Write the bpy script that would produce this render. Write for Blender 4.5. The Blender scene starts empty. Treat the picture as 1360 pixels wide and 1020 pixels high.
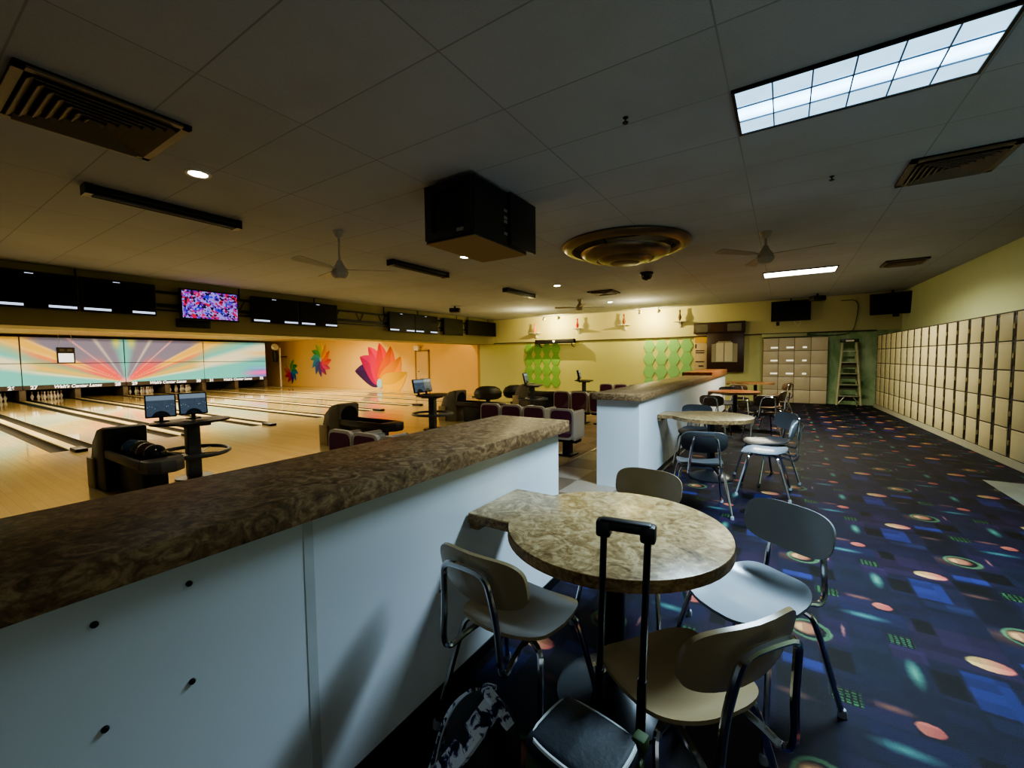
import bpy, bmesh, math, random
from mathutils import Vector, Matrix
random.seed(7)
PI = math.pi
COL = bpy.context.scene.collection
SC = bpy.context.scene

# ------------------------------------------------------------------ colour / materials
def lin(c):
    c = c / 255.0
    return c / 12.92 if c <= 0.04045 else ((c + 0.055) / 1.055) ** 2.4
def rgb(r, g, b): return (lin(r), lin(g), lin(b), 1.0)

class N:
    """tiny node-graph helper"""
    def __init__(s, name):
        s.m = bpy.data.materials.new(name); s.m.use_nodes = True
        s.t = s.m.node_tree; s.n = s.t.nodes; s.l = s.t.links
        s.b = s.n['Principled BSDF']
    def node(s, typ, **kw):
        x = s.n.new(typ)
        for k, v in kw.items(): setattr(x, k, v)
        return x
    def put(s, sock, v):
        if hasattr(v, 'links') or isinstance(v, bpy.types.NodeSocket): s.l.new(v, sock)
        else: sock.default_value = v
    def math(s, op, a, b=None, c=None, clamp=False):
        x = s.node('ShaderNodeMath', operation=op); x.use_clamp = clamp
        s.put(x.inputs[0], a)
        if b is not None: s.put(x.inputs[1], b)
        if c is not None: s.put(x.inputs[2], c)
        return x.outputs[0]
    def mix(s, f, a, b, blend='MIX'):
        x = s.node('ShaderNodeMix', data_type='RGBA', blend_type=blend)
        s.put(x.inputs[0], f); s.put(x.inputs[6], a); s.put(x.inputs[7], b)
        return x.outputs[2]
    def noise(s, scale, detail=3, vec=None, rough=.55, dist=0):
        x = s.node('ShaderNodeTexNoise'); x.inputs['Scale'].default_value = scale
        x.inputs['Detail'].default_value = detail; x.inputs['Roughness'].default_value = rough
        x.inputs['Distortion'].default_value = dist
        s.l.new(vec if vec is not None else s.pos(), x.inputs['Vector'])
        return x.outputs['Fac']
    def pos(s):
        if not hasattr(s, '_p'): s._p = s.node('ShaderNodeNewGeometry').outputs['Position']
        return s._p
    def obj(s):
        if not hasattr(s, '_o'): s._o = s.node('ShaderNodeTexCoord').outputs['Object']
        return s._o
    def scaled(s, v, sx, sy, sz):
        x = s.node('ShaderNodeMapping'); x.inputs['Scale'].default_value = (sx, sy, sz)
        s.l.new(v, x.inputs['Vector']); return x.outputs[0]
    def ramp(s, f, stops):
        x = s.node('ShaderNodeValToRGB'); e = x.color_ramp.elements
        e[0].position, e[0].color = stops[0]; e[1].position, e[1].color = stops[-1]
        for p, c in stops[1:-1]:
            k = e.new(p); k.color = c
        s.put(x.inputs[0], f); return x.outputs[0]
    def bump(s, h, strength=.3, dist=.01):
        x = s.node('ShaderNodeBump'); x.inputs['Strength'].default_value = strength
        x.inputs['Distance'].default_value = dist
        s.l.new(h, x.inputs['Height']); s.l.new(x.outputs[0], s.b.inputs['Normal'])
    def done(s, col=None, rough=.5, metal=0, spec=.5, coat=0):
        if col is not None: s.put(s.b.inputs['Base Color'], col)
        s.put(s.b.inputs['Roughness'], rough); s.b.inputs['Metallic'].default_value = metal
        s.b.inputs['Specular IOR Level'].default_value = spec
        s.b.inputs['Coat Weight'].default_value = coat
        return s.m

def plain(name, c, rough=.5, metal=0, var=.12, scale=14, spec=.5, coat=0, bump=0):
    g = N(name); f = g.noise(scale, 3, g.obj())
    d = tuple(x * (1 - var) for x in c[:3]) + (1,); e = tuple(min(1, x * (1 + var)) for x in c[:3]) + (1,)
    col = g.mix(f, d, e)
    if bump: g.bump(f, bump, .01)
    return g.done(col, rough, metal, spec, coat)
def emit(name, c, s, base=None):
    g = N(name); g.done(base or c, .4)
    f = g.noise(30, 2, g.obj())
    g.put(g.b.inputs['Emission Color'], g.mix(f, tuple(x * .93 for x in c[:3]) + (1,), c))
    g.b.inputs['Emission Strength'].default_value = s
    return g.m
def vcol(name, rough=.5, emis=0, spec=.5):
    g = N(name); a = g.node('ShaderNodeVertexColor'); a.layer_name = 'Col'
    g.done(a.outputs[0], rough, spec=spec)
    if emis:
        g.put(g.b.inputs['Emission Color'], a.outputs[0]); g.b.inputs['Emission Strength'].default_value = emis
    return g.m

# ------------------------------------------------------------------ mesh builder
class MB:
    def __init__(s): s.bm = bmesh.new()
    def box(s, x0, y0, z0, x1, y1, z1, bev=0, seg=2, M=None):
        g = bmesh.ops.create_cube(s.bm, size=1)['verts']
        cx, cy, cz = (x0 + x1) / 2, (y0 + y1) / 2, (z0 + z1) / 2
        for v in g:
            v.co = Vector((cx + v.co.x * (x1 - x0), cy + v.co.y * (y1 - y0), cz + v.co.z * (z1 - z0)))
        if bev:
            ed = list({e for v in g for e in v.link_edges})
            r = bmesh.ops.bevel(s.bm, geom=ed, offset=bev, segments=seg, affect='EDGES', profile=.5)
            g = list({v for f in r['faces'] for v in f.verts} | {v for v in g if v.is_valid})
        if M:
            for v in g: v.co = M @ v.co
        return s
    def lathe(s, prof, c=(0, 0, 0), seg=24, M=None, cap=True):
        rings = []
        for r, z in prof:
            ring = []
            for i in range(seg):
                a = 2 * PI * i / seg
                p = Vector((r * math.cos(a), r * math.sin(a), z))
                if M: p = M @ p
                ring.append(s.bm.verts.new(p + Vector(c)))
            rings.append(ring)
        for a, b in zip(rings, rings[1:]):
            for i in range(seg):
                j = (i + 1) % seg
                s.bm.faces.new((a[i], a[j], b[j], b[i]))
        if cap:
            if prof[0][0] > 1e-6: s.bm.faces.new(rings[0][::-1])
            if prof[-1][0] > 1e-6: s.bm.faces.new(rings[-1])
        return s
    def cyl(s, p0, p1, r0, r1=None, seg=14):
        p0, p1 = Vector(p0), Vector(p1); d = p1 - p0
        M = d.to_track_quat('Z', 'Y').to_matrix().to_4x4()
        return s.lathe([(r0, 0), (r0 if r1 is None else r1, d.length)], p0, seg, M)
    def tube(s, pts, r, seg=8, closed=False, smooth=2):
        pts = [Vector(p) for p in pts]
        for _ in range(smooth):          # corner cutting for rounded bends
            q = [] if closed else [pts[0]]
            n = len(pts)
            for i in range(n if closed else n - 1):
                a, b = pts[i], pts[(i + 1) % n]
                q += [a * .75 + b * .25, a * .25 + b * .75]
            if not closed: q.append(pts[-1])
            pts = q
        n = len(pts); up = None; rings = []
        for i, p in enumerate(pts):
            if closed: t = pts[(i + 1) % n] - pts[i - 1]
            else: t = pts[min(i + 1, n - 1)] - pts[max(i - 1, 0)]
            if t.length < 1e-9: t = Vector((0, 0, 1))
            t.normalize()
            if up is None:
                up = Vector((0, 0, 1)) if abs(t.z) < .9 else Vector((1, 0, 0))
            sd = t.cross(up); sd.normalize(); up = sd.cross(t); up.normalize()
            rings.append([s.bm.verts.new(p + sd * (r * math.cos(2 * PI * k / seg)) + up * (r * math.sin(2 * PI * k / seg))) for k in range(seg)])
        for i in range(n if closed else n - 1):
            a, b = rings[i], rings[(i + 1) % n]
            for k in range(seg):
                j = (k + 1) % seg
                try: s.bm.faces.new((a[k], a[j], b[j], b[k]))
                except ValueError: pass
        if not closed:
            s.bm.faces.new(rings[0]); s.bm.faces.new(rings[-1][::-1])
        return s
    def prism(s, poly, a, b, plane='XY', bev=0):
        """extrude a 2D polygon between a and b along the third axis"""
        def P(u, v, w):
            return Vector((u, v, w)) if plane == 'XY' else Vector((u, w, v)) if plane == 'XZ' else Vector((w, u, v))
        A = [s.bm.verts.new(P(u, v, a)) for u, v in poly]; B = [s.bm.verts.new(P(u, v, b)) for u, v in poly]
        fs = [s.bm.faces.new(A), s.bm.faces.new(B)]
        n = len(poly)
        for i in range(n):
            fs.append(s.bm.faces.new((A[i], A[(i + 1) % n], B[(i + 1) % n], B[i])))
        bmesh.ops.recalc_face_normals(s.bm, faces=fs)
        if bev:
            ed = list({e for f in fs[:2] for e in f.edges})
            bmesh.ops.bevel(s.bm, geom=ed, offset=bev, segments=2, affect='EDGES', profile=.5)
        return s
    def shell(s, hw, hd, n, fz, th, rings=9, seg=44, axis='Z', c=(0, 0, 0), M=None):
        """superellipse sheet of thickness th; fz(u,v) gives the height of the middle surface"""
        def pt(u, v, o):
            w = fz(u, v) + o
            p = Vector((u, v, w)) if axis == 'Z' else Vector((u, w, v))
            if M: p = M @ p
            return p + Vector(c)
        def grid(o):
            cen = s.bm.verts.new(pt(0, 0, o)); R = []
            for k in range(1, rings + 1):
                q = k / rings; ring = []
                for i in range(seg):
                    a = 2 * PI * i / seg; ca, sa = math.cos(a), math.sin(a)
                    u = hw * q * math.copysign(abs(ca) ** (2 / n), ca); v = hd * q * math.copysign(abs(sa) ** (2 / n), sa)
                    ring.append(s.bm.verts.new(pt(u, v, o)))
                R.append(ring)
            for i in range(seg): s.bm.faces.new((cen, R[0][i], R[0][(i + 1) % seg]))
            for a, b in zip(R, R[1:]):
                for i in range(seg):
                    j = (i + 1) % seg; s.bm.faces.new((a[i], b[i], b[j], a[j]))
            return R[-1]
        t = grid(th / 2); b = grid(-th / 2)
        for i in range(seg):
            j = (i + 1) % seg; s.bm.faces.new((t[i], b[i], b[j], t[j]))
        return s
    def ball(s, c, r, seg=20, sc=(1, 1, 1)):
        g = bmesh.ops.create_uvsphere(s.bm, u_segments=seg, v_segments=max(8, seg // 2), radius=r)['verts']
        for v in g: v.co = Vector((v.co.x * sc[0], v.co.y * sc[1], v.co.z * sc[2])) + Vector(c)
        return s
    def build(s, name, mat, parent=None, smooth=True, ang=35):
        me = bpy.data.meshes.new(name)
        bmesh.ops.recalc_face_normals(s.bm, faces=s.bm.faces[:])
        s.bm.to_mesh(me); s.bm.free()
        me.materials.append(mat)
        if smooth:
            me.polygons.foreach_set('use_smooth', [True] * len(me.polygons))
            me.set_sharp_from_angle(angle=math.radians(ang))
        o = bpy.data.objects.new(name, me); COL.objects.link(o)
        if parent: o.parent = parent
        return o

def tag(o, label=None, cat=None, group=None, kind=None):
    if label: o['label'] = label
    if cat: o['category'] = cat
    if group: o['group'] = group
    if kind: o['kind'] = kind
    return o
def thing(name, label, cat, loc=(0, 0, 0), rz=0, group=None):
    o = bpy.data.objects.new(name, None); COL.objects.link(o)
    o.empty_display_size = .1
    o.location = loc; o.rotation_euler = (0, 0, rz)
    return tag(o, label, cat, group)
def dup(root, loc, rz=None, label=None, group=None):
    def cp(o, par):
        c = o.copy(); COL.objects.link(c); c.parent = par
        for ch in list(kids.get(o.name, ())): cp(ch, c)
        return c
    kids = {}
    for o in root.children_recursive: kids.setdefault(o.parent.name, []).append(o)
    r = cp(root, None); r.location = loc
    if rz is not None: r.rotation_euler = (0, 0, rz)
    if label: r['label'] = label
    if group: r['group'] = group
    return r
def struct(mb, name, mat, **k):
    return tag(mb.build(name, mat, **k), kind='structure')
def text(s, size, mat, parent, loc, rot, name='lettering', shear=0, ext=.003, bold=.0):
    cu = bpy.data.curves.new(name, 'FONT'); cu.body = s; cu.size = size; cu.extrude = ext
    cu.align_x = 'CENTER'; cu.align_y = 'CENTER'; cu.shear = shear; cu.offset = bold
    cu.materials.append(mat)
    tmp = bpy.data.objects.new('tmp', cu); COL.objects.link(tmp)
    dg = bpy.context.evaluated_depsgraph_get(); dg.update()
    me = bpy.data.meshes.new_from_object(tmp.evaluated_get(dg))
    bpy.data.objects.remove(tmp); me.materials.clear(); me.materials.append(mat)
    o = bpy.data.objects.new(name, me); COL.objects.link(o); o.parent = parent
    o.location = loc; o.rotation_euler = rot
    return o

# ------------------------------------------------------------------ constants of the place
ZL = -0.17            # settee / lane level, one step below the carpet
YF = 15.5             # far wall
ZC = 3.15             # ceiling
XB = -10.9            # bulkhead face above the foul line
XM = -27.5            # masking wall above the pins
def lockx(y): return 2.5 - .0444 * (y - 6)      # face of the locker wall, slightly angled
ALPHA = math.atan(.0444)

# ------------------------------------------------------------------ materials
M_black = plain('black_plastic', rgb(22, 22, 24), .45)
M_blackm = plain('black_metal', rgb(18, 18, 20), .35, .3)
M_screen = plain('dark_screen', rgb(7, 7, 9), .38, var=.05, spec=.2)
M_chrome = plain('chrome', rgb(205, 208, 212), .14, 1, .05)
M_tan = plain('tan_plastic', rgb(152, 134, 100), .25, var=.06)
M_greypl = plain('grey_plastic', rgb(136, 142, 148), .24, var=.06)
M_darkpl = plain('charcoal_plastic', rgb(62, 64, 67), .36, var=.06)
M_brownpl = plain('brown_plastic', rgb(112, 88, 66), .4, var=.06)
M_white = plain('white_paint', rgb(225, 222, 210), .5, var=.04)
M_wall_blue = plain('partition_paint', rgb(216, 222, 228), .55, var=.03, scale=3)
M_seam = plain('seam_filler', rgb(192, 198, 200), .6)
M_mur = plain('lane_wall_paint', rgb(228, 190, 116), .6, var=.03, scale=2)
M_upper = plain('cream_wall_paint', rgb(198, 194, 144), .6, var=.04, scale=2)
M_wood_dark = plain('dark_stained_wood', rgb(52, 32, 24), .4, var=.3, scale=8)
M_offw = emit('score_strip', rgb(190, 205, 235), .75)
M_signw = emit('sign_lettering', rgb(250, 250, 250), .55)

def m_counter(name, c0, c1, c2, sc=14, rough=.28):
    g = N(name); v = g.scaled(g.pos(), 1, 1, 1.4)
    f = g.noise(sc, 6, v, .65, 2.2)
    f2 = g.noise(sc * 3.5, 4, v, .6, .6)
    f3 = g.math('ADD', g.math('MULTIPLY', f, .7), g.math('MULTIPLY', f2, .3))
    col = g.ramp(f3, [(.33, c0), (.48, c1), (.62, c2)])
    return g.done(col, rough, spec=.3)
M_top = m_counter('brown_mottled_laminate', rgb(64, 48, 34), rgb(118, 91, 62), rgb(168, 138, 100), 13, .42)
M_topw = m_counter('warm_wood_laminate', rgb(110, 62, 36), rgb(150, 92, 56), rgb(176, 120, 78), 6)
M_table = m_counter('beige_burl_laminate', rgb(80, 60, 36), rgb(146, 121, 82), rgb(190, 168, 126), 11)
M_tedge = m_counter('burl_edge_laminate', rgb(64, 46, 30), rgb(124, 98, 64), rgb(160, 132, 92), 16, .4)

def m_green_wall():
    g = N('sage_wall_paint'); f = g.noise(2.2, 6, g.scaled(g.pos(), 1, 1, .5), .65, .6); f2 = g.noise(30, 3)
    x = g.node('ShaderNodeSeparateXYZ'); g.l.new(g.pos(), x.inputs[0])
    t = g.math('SMOOTH_MIN', g.math('MULTIPLY', g.math('ADD', x.outputs[0], .9), .8, clamp=True), 1, .01)
    a = g.mix(f2, rgb(190, 190, 128), rgb(202, 202, 138))
    b = g.mix(g.ramp(f, [(.38, (0, 0, 0, 1)), (.62, (1, 1, 1, 1))]), rgb(112, 150, 98), rgb(176, 196, 152))
    return g.done(g.mix(t, a, b), .6)
M_greenwall = m_green_wall()

def m_ceiling():
    g = N('ceiling_tile'); p = g.pos()
    b = g.node('ShaderNodeTexBrick'); b.offset = 0
    b.inputs['Scale'].default_value = 1; b.inputs['Brick Width'].default_value = 1.33; b.inputs['Row Height'].default_value = .665
    b.inputs['Mortar Size'].default_value = .006; b.inputs['Mortar Smooth'].default_value = .3
    b.inputs['Color1'].default_value = rgb(190, 196, 206); b.inputs['Color2'].default_value = rgb(185, 191, 201); b.inputs['Mortar'].default_value = rgb(152, 154, 158)
    mp = g.node('ShaderNodeMapping'); mp.inputs['Location'].default_value = (.34, -1.2, 0); g.l.new(p, mp.inputs[0]); g.l.new(mp.outputs[0], b.inputs[0])
    st = g.noise(.5, 4); gr = g.noise(90, 2)
    c = g.mix(g.ramp(st, [(.5, (0, 0, 0, 1)), (.75, (1, 1, 1, 1))]), b.outputs[0], rgb(174, 174, 174))
    c = g.mix(g.math('MULTIPLY', gr, .3), c, rgb(140, 142, 146))
    g.bump(gr, .25, .006)
    return g.done(c, .85, spec=.2)
M_ceil = m_ceiling()

def m_carpet():
    g = N('space_pattern_carpet')
    x = g.node('ShaderNodeSeparateXYZ'); g.l.new(g.pos(), x.inputs[0])
    PX, PY = .915, .94
    fx = g.math('DIVIDE', x.outputs[0], PX); col_i = g.math('FLOOR', fx)
    u = g.math('MULTIPLY', g.math('SUBTRACT', fx, col_i), PX)
    yy = g.math('ADD', g.math('SUBTRACT', x.outputs[1], 2.07), g.math('MULTIPLY', col_i, -.47))
    fy = g.math('DIVIDE', yy, PY)
    v = g.math('MULTIPLY', g.math('FRACT', fy), PY)
    wob = g.noise(40, 2)
    wv = g.math('MULTIPLY', g.math('SUBTRACT', wob, .5), .014)
    u = g.math('ADD', u, wv); v = g.math('ADD', v, wv)
    big = g.noise(9, 4)
    spk = g.noise(230, 2)
    cur = g.mix(big, rgb(24, 26, 58), rgb(42, 42, 84))
    weave = g.math('MULTIPLY', g.math('LESS_THAN', g.math('FRACT', g.math('MULTIPLY', u, 44)), .62), g.math('LESS_THAN', g.math('FRACT', g.math('MULTIPLY', v, 58)), .58))
    def rect(x0, y0, x1, y1, c, a=1, c2=None, soft=.012, pat=None):
        nonlocal cur
        du = g.math('SUBTRACT', (x1 - x0) / 2, g.math('ABSOLUTE', g.math('SUBTRACT', u, (x0 + x1) / 2)))
        dv = g.math('SUBTRACT', (y1 - y0) / 2, g.math('ABSOLUTE', g.math('SUBTRACT', v, (y0 + y1) / 2)))
        f = g.math('MULTIPLY', g.math('MINIMUM', du, dv), 1 / soft, clamp=True)
        if a < 1: f = g.math('MULTIPLY', f, a)
        cc = g.mix(pat if pat is not None else spk, c, c2) if c2 else c
        cur = g.mix(f, cur, cc)
    def ell(cx, cy, rx, ry, c, a=1, soft=.15, c2=None, pw=None):
        nonlocal cur
        du = g.math('DIVIDE', g.math('SUBTRACT', u, cx), rx); dv = g.math('DIVIDE', g.math('SUBTRACT', v, cy), ry)
        d = g.math('SQRT', g.math('ADD', g.math('MULTIPLY', du, du), g.math('MULTIPLY', dv, dv)))
        f = g.math('DIVIDE', g.math('SUBTRACT', 1, d), soft, clamp=True)
        f = g.math('MULTIPLY', f, a)
        cc = c
        if c2: cc = g.mix(g.math('ADD', g.math('MULTIPLY', du, .5), .5, clamp=True), c, c2)
        cur = g.mix(f, cur, cc)
    purple, navy, teal, blk, blue = rgb(58, 36, 80), rgb(20, 22, 52), rgb(28, 44, 66), rgb(14, 14, 22), rgb(30, 50, 132)
    rect(.57, .56, .915, .90, purple); rect(.0, .60, .20, .94, navy); rect(.30, .28, .57, .58, teal, .9, rgb(30, 42, 74))
    rect(.2, .0, .46, .14, rgb(46, 32, 84)); rect(.0, .0, .2, .18, rgb(20, 18, 50)); rect(.3, .74, .58, .94, rgb(28, 34, 84))
    rect(.58, .0, .915, .22, rgb(28, 26, 70), .9); rect(.2, .46, .32, .72, rgb(52, 30, 82), .9)
    rect(.58, .31, .69, .49, blk); rect(.69, .28, .85, .55, blue, 1, rgb(26, 42, 112)); rect(.17, .26, .31, .43, blk)
    rect(.60, .80, .69, .96, blk); rect(.02, .19, .19, .28, rgb(34, 54, 136)); rect(.0, .04, .16, .15, blk)
    rect(.70, .18, .915, .27, rgb(40, 54, 98), .8); rect(.46, .5, .6, .62, rgb(70, 40, 96))
    rect(.19, .04, .31, .145, rgb(14, 30, 26), 1, rgb(80, 142, 82), pat=weave); rect(.47, .62, .575, .715, rgb(16, 30, 30), 1, rgb(86, 142, 94), pat=weave)
    ell(.40, .11, .09, .028, rgb(150, 100, 70), .8, .8); ell(.07, .0, .09, .03, rgb(140, 96, 70), .7, .8); ell(.07, .94, .09, .03, rgb(140, 96, 70), .7, .8)
    ell(.525, .41, .035, .13, rgb(120, 190, 160), .75, 1.0); ell(.40, .835, .125, .036, rgb(110, 180, 165), .75, 1.0)
    ell(.29, .62, .012, .07, rgb(190, 130, 120), .8, .7)
    ell(.09, .50, .17, .09, rgb(140, 96, 66), .7, 1.0)
    ell(.145, .54, .10, .10, rgb(104, 140, 100), 1, .1); ell(.14, .54, .078, .078, rgb(22, 26, 44), 1, .1)
    ell(.13, .545, .07, .066, rgb(216, 176, 104), 1, .45, rgb(206, 112, 62))
    ell(.825, .655, .085, .055, rgb(232, 206, 110), 1, .15, rgb(214, 76, 62))
    ell(.50, .055, .048, .042, rgb(242, 140, 86), 1, .2, rgb(224, 84, 56))
    wn = g.node('ShaderNodeTexWhiteNoise'); wn.noise_dimensions = '1D'
    g.put(wn.inputs['W'], g.math('ADD', g.math('FLOOR', g.math('MULTIPLY', u, 8.74)), g.math('MULTIPLY', g.math('FLOOR', g.math('MULTIPLY', v, 13.83)), 17.3)))
    fac = g.math('MULTIPLY', g.math('ADD', .62, g.math('MULTIPLY', spk, .76)), g.math('ADD', .72, g.math('MULTIPLY', wn.outputs['Value'], .5)))
    cc = g.node('ShaderNodeCombineColor'); 
    for i in range(3): g.put(cc.inputs[i], fac)
    c = g.mix(1, cur, cc.outputs[0], 'MULTIPLY')
    hs = g.node('ShaderNodeHueSaturation'); hs.inputs['Saturation'].default_value = .86; hs.inputs['Value'].default_value = .50
    gm = g.node('ShaderNodeGamma'); gm.inputs[1].default_value = 1.38; g.l.new(c, gm.inputs[0])
    g.l.new(gm.outputs[0], hs.inputs['Color']); c = hs.outputs[0]
    g.bump(spk, .5, .006)
    return g.done(c, .62, spec=.14)
M_carpet = m_carpet()

def m_wood(name, c0, c1, rough, pw=.06, axis='X', line=.5):
    g = N(name); p = g.pos()
    b = g.node('ShaderNodeTexBrick'); b.offset = .37; b.inputs['Scale'].default_value = 1
    b.inputs['Brick Width'].default_value = 2.4; b.inputs['Row Height'].default_value = pw
    b.inputs['Mortar Size'].default_value = .0015; b.inputs['Color1'].default_value = c0; b.inputs['Color2'].default_value = c1
    b.inputs['Mortar'].default_value = tuple(x * line for x in c0[:3]) + (1,)
    g.l.new(p, b.inputs[0])
    gr = g.noise(6, 5, g.scaled(p, .25, 9, 9))
    c = g.mix(g.math('MULTIPLY', gr, .4), b.outputs[0], tuple(x * .62 for x in c0[:3]) + (1,))
    return g.done(c, rough, spec=.6)
M_lane = m_wood('maple_lane_boards', rgb(226, 206, 152), rgb(212, 190, 134), .06)
M_appr = m_wood('maple_approach_boards', rgb(212, 192, 140), rgb(202, 180, 128), .12, .09)
def m_tile(name, a, b, m, s, rough=.35):
    g = N(name); p = g.pos(); ck = g.node('ShaderNodeTexChecker'); ck.inputs['Scale'].default_value = 1 / s
    ck.inputs['Color1'].default_value = a; ck.inputs['Color2'].default_value = b; g.l.new(g.scaled(p, 1, 1, .001), ck.inputs[0])
    f = g.noise(12, 5); return g.done(g.mix(g.math('MULTIPLY', f, .6), ck.outputs[0], m), rough)
M_tile = m_tile('checker_floor_tile', rgb(150, 138, 124), rgb(92, 78, 66), rgb(112, 98, 84), .5)
M_tilepale = m_tile('pale_floor_tile', rgb(140, 142, 126), rgb(130, 132, 118), rgb(122, 122, 110), .3)
M_gutter = plain('grey_gutter', rgb(56, 50, 40), .6, spec=.15)
M_cap = plain('pale_divider_capping', rgb(226, 206, 152), .3)

# ------------------------------------------------------------------ THE SETTING
m = MB(); m.box(-1.24, -3.2, -.3, 1.92, YF, 0).box(1.92, 6.84, -.3, 3.0, YF, 0)
struct(m, 'floor', M_carpet, smooth=False)
struct(MB().box(1.92, -3.2, -.3, 3.6, 6.84, -.002), 'floor', M_tilepale, smooth=False)
struct(MB().box(-2.46, -3.2, -.3, -1.24, YF, -.001), 'floor', M_tile, smooth=False)
M_settee = m_tile('tan_settee_tile', rgb(150, 128, 92), rgb(132, 110, 78), rgb(118, 98, 68), .61, .6); M_settee.node_tree.nodes['Principled BSDF'].inputs['Specular IOR Level'].default_value = .12
struct(MB().box(-6.0, -3.2, -.4, -2.46, YF, ZL), 'floor', M_settee, smooth=False)
struct(MB().box(-11.0, -3.2, -.4, -6.0, YF, ZL), 'floor', M_appr, smooth=False)
struct(MB().box(-30.5, -3.2, -.5, -11.0, YF, -.29), 'floor', M_black, smooth=False)
struct(MB().box(-2.485, -3.2, -.05, -2.445, YF, .006, .004), 'trim_1', plain('steel_nosing', rgb(150, 140, 120), .3, .8))
struct(MB().box(-11.9, -3.2, ZC, 4.2, YF, ZC + .1), 'ceiling', M_ceil, smooth=False)
M_lceil = plain('lane_ceiling_paint', rgb(226, 208, 160), .7)
struct(MB().box(-30.5, -3.2, 2.74, -11.9, YF, 2.84), 'ceiling', M_lceil, smooth=False)
# far wall: sage lower part, cream upper part, lane side painted warm
struct(MB().box(-11.78, YF, -.4, 4.2, YF + .1, 2.12), 'wall_far', M_greenwall, smooth=False)
struct(MB().box(-11.78, YF - .03, 2.12, 4.2, YF + .1, 3.3), 'wall_far', M_upper, smooth=False)
struct(MB().box(-30.5, YF, -.4, -11.78, YF + .1, 2.9), 'wall_far', M_mur, smooth=False)
struct(MB().box(-10.9, YF - .07, 2.10, 2.16, YF - .03, 2.135, .004), 'trim_2', plain('wall_rail', rgb(72, 66, 48), .6))
struct(MB().box(-11.84, YF - .025, ZL, -11.74, YF, 2.1), 'trim_3', plain('corner_trim', rgb(176, 140, 84), .6))
struct(MB().box(-11.9, -3.2, 2.08, XB, YF - .03, ZC), 'wall_bulkhead', plain('olive_bulkhead_paint', rgb(150, 142, 104), .7, scale=2), smooth=False)
struct(MB().box(-30.6, -3.2, -.5, -30.5, YF, 2.9), 'wall_left', M_black, smooth=False)
struct(MB().box(-30.6, -3.3, -.5, 4.2, -3.2, 3.3), 'wall_near', plain('rear_wall_paint', rgb(120, 116, 104), .7), smooth=False)
# right wall behind the lockers, slightly angled
def rot_struct(mb, name, mat, y0):
    o = struct(mb, name, mat, smooth=False); o.location = (lockx(y0), y0, 0); o.rotation_euler = (0, 0, ALPHA); return o
rot_struct(MB().box(.60, -9.5, -.4, .72, 9.4, 3.3), 'wall_right', plain('pale_green_wall_paint', rgb(206, 216, 172), .6, var=.05, scale=2), 6.4)
rot_struct(MB().box(.0, -6, 0, .60, 8.7, .10), 'baseboard_right', plain('locker_plinth', rgb(170, 168, 146), .6), 6.4)

# half-height partitions and their worktops
def partition(x0, x1, y0, y1, name):
    w = struct(MB().box(x0, y0, 0, x1, y1, .9642), name, M_wall_blue, smooth=False); return w
w = partition(-1.62, -1.18, -3.2, 2.36, 'wall_partition')
struct(MB().box(-1.1795, -1.4, .0, -1.178, -1.37, .96).box(-1.1795, .685, .0, -1.178, .715, .96), 'trim_4', M_seam, smooth=False)
for y, z in ((.40, .895), (.235, .885), (.395, .655), (.24, .655), (1.265, .46)):
    s = MB().lathe([(0, .006), (.005, .005), (.007, .002), (.007, -.002)][::-1], (0, 0, 0), 10, Matrix.Rotation(PI / 2, 4, 'Y'), cap=False).build('wall_screw', M_blackm)
    s.location = (-1.178, y, z)
    tag(s, None, 'screw', 'screw heads in the near partition')
    s['label'] = {(.40, .895): 'small black screw head in the partition, upper right of a four-screw set', (.235, .885): 'small black screw head in the partition, upper left of a four-screw set', (.395, .655): 'small black screw head in the partition, lower right of a four-screw set', (.24, .655): 'small black screw head in the partition, lower left of a four-screw set', (1.265, .46): 'lone dark screw head in the partition beside the tan chair'}[(y, z)]
partition(-1.74, -1.27, 4.44, 9.6, 'wall_partition')
partition(-1.78, -1.29, 9.6, 12.4, 'wall_partition')
struct(MB().box(-1.178, -3.2, 0, -1.172, 2.36, .06).box(-1.27, 4.44, 0, -1.264, 12.4, .06), 'baseboard_partition', M_blackm, smooth=False)
a = MB().box(-1.65, -3.2, .965, -1.12, 2.40, 1.035, .006).build('countertop', M_top)
tag(a, 'long brown mottled laminate countertop on the nearest white partition', 'countertop')
a = MB().box(-1.665, .9, .985, -1.65, 2.40, 1.03).build('countertop_edge_strip', M_white, a)
a['label'] = 'pale edge strip on the lane side'
tag(MB().box(-1.79, 4.40, .965, -1.235, 9.62, 1.035, .006).build('countertop', M_top), 'brown mottled laminate countertop on the second white partition beyond the gap', 'countertop')
tag(MB().box(-1.84, 9.63, .965, -1.25, 12.42, 1.10, .006).build('countertop', M_topw), 'short raised wood-brown countertop at the far end of the partitions', 'countertop')

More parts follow.
